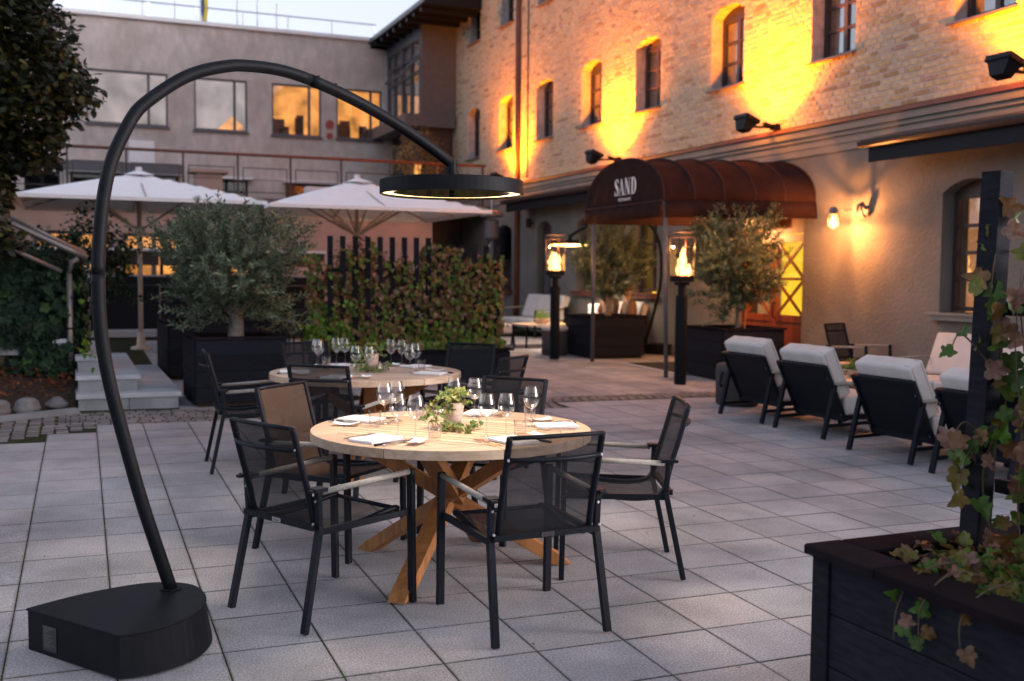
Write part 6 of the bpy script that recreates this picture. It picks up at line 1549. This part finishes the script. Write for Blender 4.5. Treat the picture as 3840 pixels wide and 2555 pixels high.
# ================================================================== PEOPLE
def person(x, y, z, rz, label, hair_long, shirt, hairmat, seed, hold=False):
    t = thing('person', label, 'person', (x, y, z), rz)
    J = {'pel': (0, 0, .44), 'bel': (0, .01, .58), 'che': (0, .03, .78), 'nek': (0, .05, .93), 'hd0': (0, .07, 1.00), 'hd1': (0, .085, 1.09), 'hd2': (0, .075, 1.16),
         'sL': (-.16, .03, .87), 'eL': (-.23, .10, .62), 'wL': (-.12, .30, .60), 'sR': (.16, .03, .87), 'eR': (.24, .10, .62), 'wR': (.10, .32, .62),
         'hL': (-.10, .02, .43), 'kL': (-.13, .44, .45), 'aL': (-.13, .46, .08), 'tL': (-.13, .60, .04), 'hR': (.10, .02, .43), 'kR': (.13, .44, .45), 'aR': (.13, .46, .08), 'tR': (.13, .60, .04)}
    Rr = dict(pel=.13, bel=.115, che=.13, nek=.052, hd0=.068, hd1=.088, hd2=.07, sL=.06, eL=.042, wL=.028, sR=.06, eR=.042, wR=.028, hL=.085, kL=.06, aL=.04, tL=.035, hR=.085, kR=.06, aR=.04, tR=.035)
    E_ = [('pel', 'bel'), ('bel', 'che'), ('che', 'nek'), ('nek', 'hd0'), ('hd0', 'hd1'), ('hd1', 'hd2'), ('che', 'sL'), ('sL', 'eL'), ('eL', 'wL'), ('che', 'sR'), ('sR', 'eR'), ('eR', 'wR'), ('pel', 'hL'), ('hL', 'kL'), ('kL', 'aL'), ('aL', 'tL'), ('pel', 'hR'), ('hR', 'kR'), ('kR', 'aR'), ('aR', 'tR')]
    def skin(name, keys, mat, grow=0.):
        ks = list(keys); me = bpy.data.meshes.new(name); me.from_pydata([J[k] for k in ks], [(ks.index(a), ks.index(b)) for a, b in E_ if a in keys and b in keys], []); me.update()
        o = link(me, name, mat, t); md = o.modifiers.new('skin', 'SKIN'); md.use_smooth_shade = True
        for i, k in enumerate(ks): me.skin_vertices[0].data[i].radius = (Rr[k] + grow,) * 2
        me.skin_vertices[0].data[0].use_root = True
        o.modifiers.new('s', 'SUBSURF').levels = 1; o.modifiers['s'].render_levels = 2; return o
    skin('body', list(J), m_skin)
    Jb = dict(J)
    skin('shirt', ['pel', 'bel', 'che', 'sL', 'eL', 'sR', 'eR'], shirt, .018); skin('trousers', ['pel', 'hL', 'kL', 'aL', 'hR', 'kR', 'aR'], m_cloth2, .015)
    for s, w_ in ((-1, J['wL']), (1, J['wR'])):
        for k in range(5):
            o = bpy.data.meshes.new('finger'); 
        b = MB()
        for k in range(4): b.tube([(w_[0] + (k - 1.5) * .017, w_[1], w_[2]), (w_[0] + (k - 1.5) * .02, w_[1] + .05, w_[2] + .004), (w_[0] + (k - 1.5) * .018, w_[1] + .085 - abs(k - 1.5) * .008, w_[2] - .018)], [.011, .009, .006], 6)
        b.tube([(w_[0] - s * .02, w_[1] - .01, w_[2]), (w_[0] - s * .045, w_[1] + .03, w_[2] - .005)], [.011, .007], 6); b.build('fingers', m_skin, t, smooth=True)
    hb = MB(); P = []
    c = Vector((0, .07, 1.11)); lo_ = .95 if not hair_long else .80
    for i in range(9):
        ph = pi * .02 + i * (pi * .62) / 8; row = []
        for j in range(17):
            a = pi * .12 + j * (2 * pi - pi * .24) / 16 - pi / 2 - pi + pi; a = pi / 2 + pi * .17 + j * (2 * pi - pi * .34) / 16
            r = .102 * sin(ph) * (1.0 + .03 * sin(j * 3)); z = c.z + .098 * cos(ph)
            if i > 5 and hair_long: z -= (i - 5) * .07; r = .098
            row.append((c.x + r * cos(a), c.y + r * sin(a), z))
        P.append(row)
    hb.grid(P); hb.build('hair', hairmat, t, smooth=True, solid=.012)
    f = MB()
    for s in (-1, 1): f.lathe([(0, .008), (.009, 0), (0, -.008)], 8, (s * .03, .165, 1.105))
    f.build('eyes', m_dark, t); f = MB(); f.tube([(0, .165, 1.105), (0, .188, 1.078), (0, .172, 1.072)], [.006, .012, .008], 6); f.build('nose', m_skin, t, smooth=True)
    f = MB(); f.tube([(-.022, .162, 1.045), (0, .170, 1.043), (.022, .162, 1.045)], .005, 5); f.build('mouth', m_trim, t)
    return t
person(9.0, 16.85, gz(9, 17.2), R_(100), 'person with long blond hair seated behind the slim olive planter', True, m_cloth, m_hair, 1)
person(9.0, 16.12, gz(9, 16.5), R_(78), 'seated person in a brown top, half hidden by the slim olive crown', False, m_cloth, m_hair, 2)
t = thing('white_pillow', 'white pillow left of the two seated people', 'pillow', (9.0, 17.45, gz(9, 17.5) + .58), R_(90)); cushion(-.2, .2, -.07, .07, -.2, .2, 'cushion', t, None, m_linen)

# ================================================================== FOREGROUND TRELLIS PLANTER
px0, px1, py0, py1 = 2.44, 3.62, .9, 2.985
fp = thing('foreground_planter', 'large dark board planter with ivy and trellis in the right foreground', 'planter', (px0, py1, gz(px0, py1)))
Lx, Ly, hh = px1 - px0, py1 - py0, .60
for r_ in range(3):
    z0, z1 = .0 + r_ * .19, (r_ + 1) * .19 - .006
    b = MB(); b.bbox(-.0, .028, -Ly, 0, z0, z1, .003); b.build('board', m_planter, fp)
    b = MB(); b.bbox(.030, Lx, -.028, 0, z0, z1, .003); b.build('board', m_planter, fp)
b = MB(); b.bbox(-.012, -.0005, -.075, .012, 0, .57, .003); b.build('corner_batten', m_planter, fp)
for y0, y1 in ((-.32, .035), (-1.12, -.324), (-Ly, -1.124)):
    b = MB(); b.bbox(-.035, .13, y0, y1, .572, .605, .005); b.build('cap_board', m_planterc, fp)
b = MB(); b.bbox(.134, Lx, -.13, .035, .5715, .6045, .005); b.build('cap_board', m_planterc, fp)
b = MB(); b.box(.03, Lx, -Ly, -.03, .3, .52); b.build('soil', m_soil, fp)
ztop = 1.93
def slat(x, y, w_, top, lean=0, name='slat'):
    b = MB(); b.beam((x, y, .45), (x + lean, y - .02, top), w_, w_ * .8, up=(1, 0, 0)); return b.build(name, m_planter, fp, bevel=.003)
slat(.58, -.15, .085, 1.94, .035, 'post')
slat(.70, -.30, .085, 1.62, .02, 'post')
for k in range(10): slat(.70, -.42 - k * .105, .05, 1.52 - .02 * k)
for z in (.80, 1.12, 1.45): b = MB(); b.beam((.69, -.15, z), (.69, -1.6, z), .03, .05); b.build('cross_rail', m_planter, fp)
g6 = np.random.default_rng(77); rr = random.Random(5)
CV, NV, SV = [], [], []
vines = []
def fvine(pts, dens=.05, sz=(.05, .085), spread=.03):
    f = catmull3([Vector(p) for p in pts], 7); vines.append(f); acc = 0
    for a, b2 in zip(f, f[1:]):
        acc += (b2 - a).length
        while acc > dens: acc -= dens; CV.append(b2 + Vector((rr.gauss(0, spread), rr.gauss(0, spread), rr.gauss(-.01, spread)))); NV.append((rr.gauss(-.6, .5), rr.gauss(-.7, .4), rr.gauss(.25, .4))); SV.append(rr.uniform(*sz))
fvine([(.62, -.22, .55), (.56, -.20, .85), (.62, -.24, 1.15), (.55, -.22, 1.45), (.60, -.2, 1.75), (.63, -.2, 1.88)], .055, spread=.035)
fvine([(.66, -.30, .5), (.60, -.32, .8), (.66, -.28, 1.2), (.60, -.3, 1.5), (.66, -.3, 1.7)], .05)
fvine([(.58, -.20, 1.25), (.48, -.16, 1.36), (.44, -.15, 1.30)], .07, (.05, .07), .01)
fvine([(.58, -.20, .98), (.47, -.20, 1.05), (.40, -.22, 1.0), (.42, -.2, .9)], .045)
fvine([(.58, -.20, .92), (.50, -.20, .95), (.43, -.22, .84)], .045)
fvine([(.45, -.35, .57), (.22, -.40, .62), (.05, -.42, .60), (-.05, -.45, .52), (-.07, -.46, .42)], .06, (.045, .06), .02)
fvine([(.30, -.50, .58), (.10, -.52, .63), (-.05, -.55, .55), (-.06, -.56, .42)], .07, (.04, .06), .015)
fvine([(.40, -.62, .6), (.12, -.66, .62), (-.04, -.70, .56), (-.06, -.72, .46)], .09, (.04, .055), .012)
for k in range(20):
    y = -.34 - rr.random() * 1.0; x = .63 + rr.gauss(0, .05); z = .55; pts = [(x, y, z)]
    for q in range(4): x += rr.gauss(0, .03); y += rr.gauss(0, .05); z += .26; pts.append((x - .02, y, z))
    fvine(pts, .038, (.04, .075), .045)
for k in range(230):
    x, y = rr.uniform(.17, .66), rr.uniform(-.80, -.14); CV.append(Vector((x, y, .56 + rr.uniform(-.03, .05) + (.02 if x > .3 else 0)))); NV.append((rr.gauss(0, .35), rr.gauss(-.3, .35), 1)); SV.append(rr.uniform(.035, .065))
b = MB()
for f in vines: b.tube([tuple(p) for p in f], [.0042 - .0025 * i / len(f) for i in range(len(f))], 5, cap=False)
b.build('vine_stems', m_vine, fp, smooth=True)
idx = list(range(len(CV))); rr.shuffle(idx)
m_fore = ramp_mat('foreground_ivy_leaf', [(0, (.03, .075, .008)), (.3, (.06, .13, .014)), (.5, (.12, .12, .02)), (.68, (.14, .085, .02)), (.85, (.14, .06, .035)), (1, (.24, .14, .11))], .5, trans=.25, spec=.4, nscale=60, noise=.3)
leaf_parts([CV[i] for i in idx[:290]], [NV[i] for i in idx[:290]], [SV[i] for i in idx[:290]], IVY, 'fore', m_fore, fp)
if len(idx) > 290: leaves('ivy_leaves', [CV[i] for i in idx[290:]], [NV[i] for i in idx[290:]], [SV[i] for i in idx[290:]], IVY, m_fore, fp)
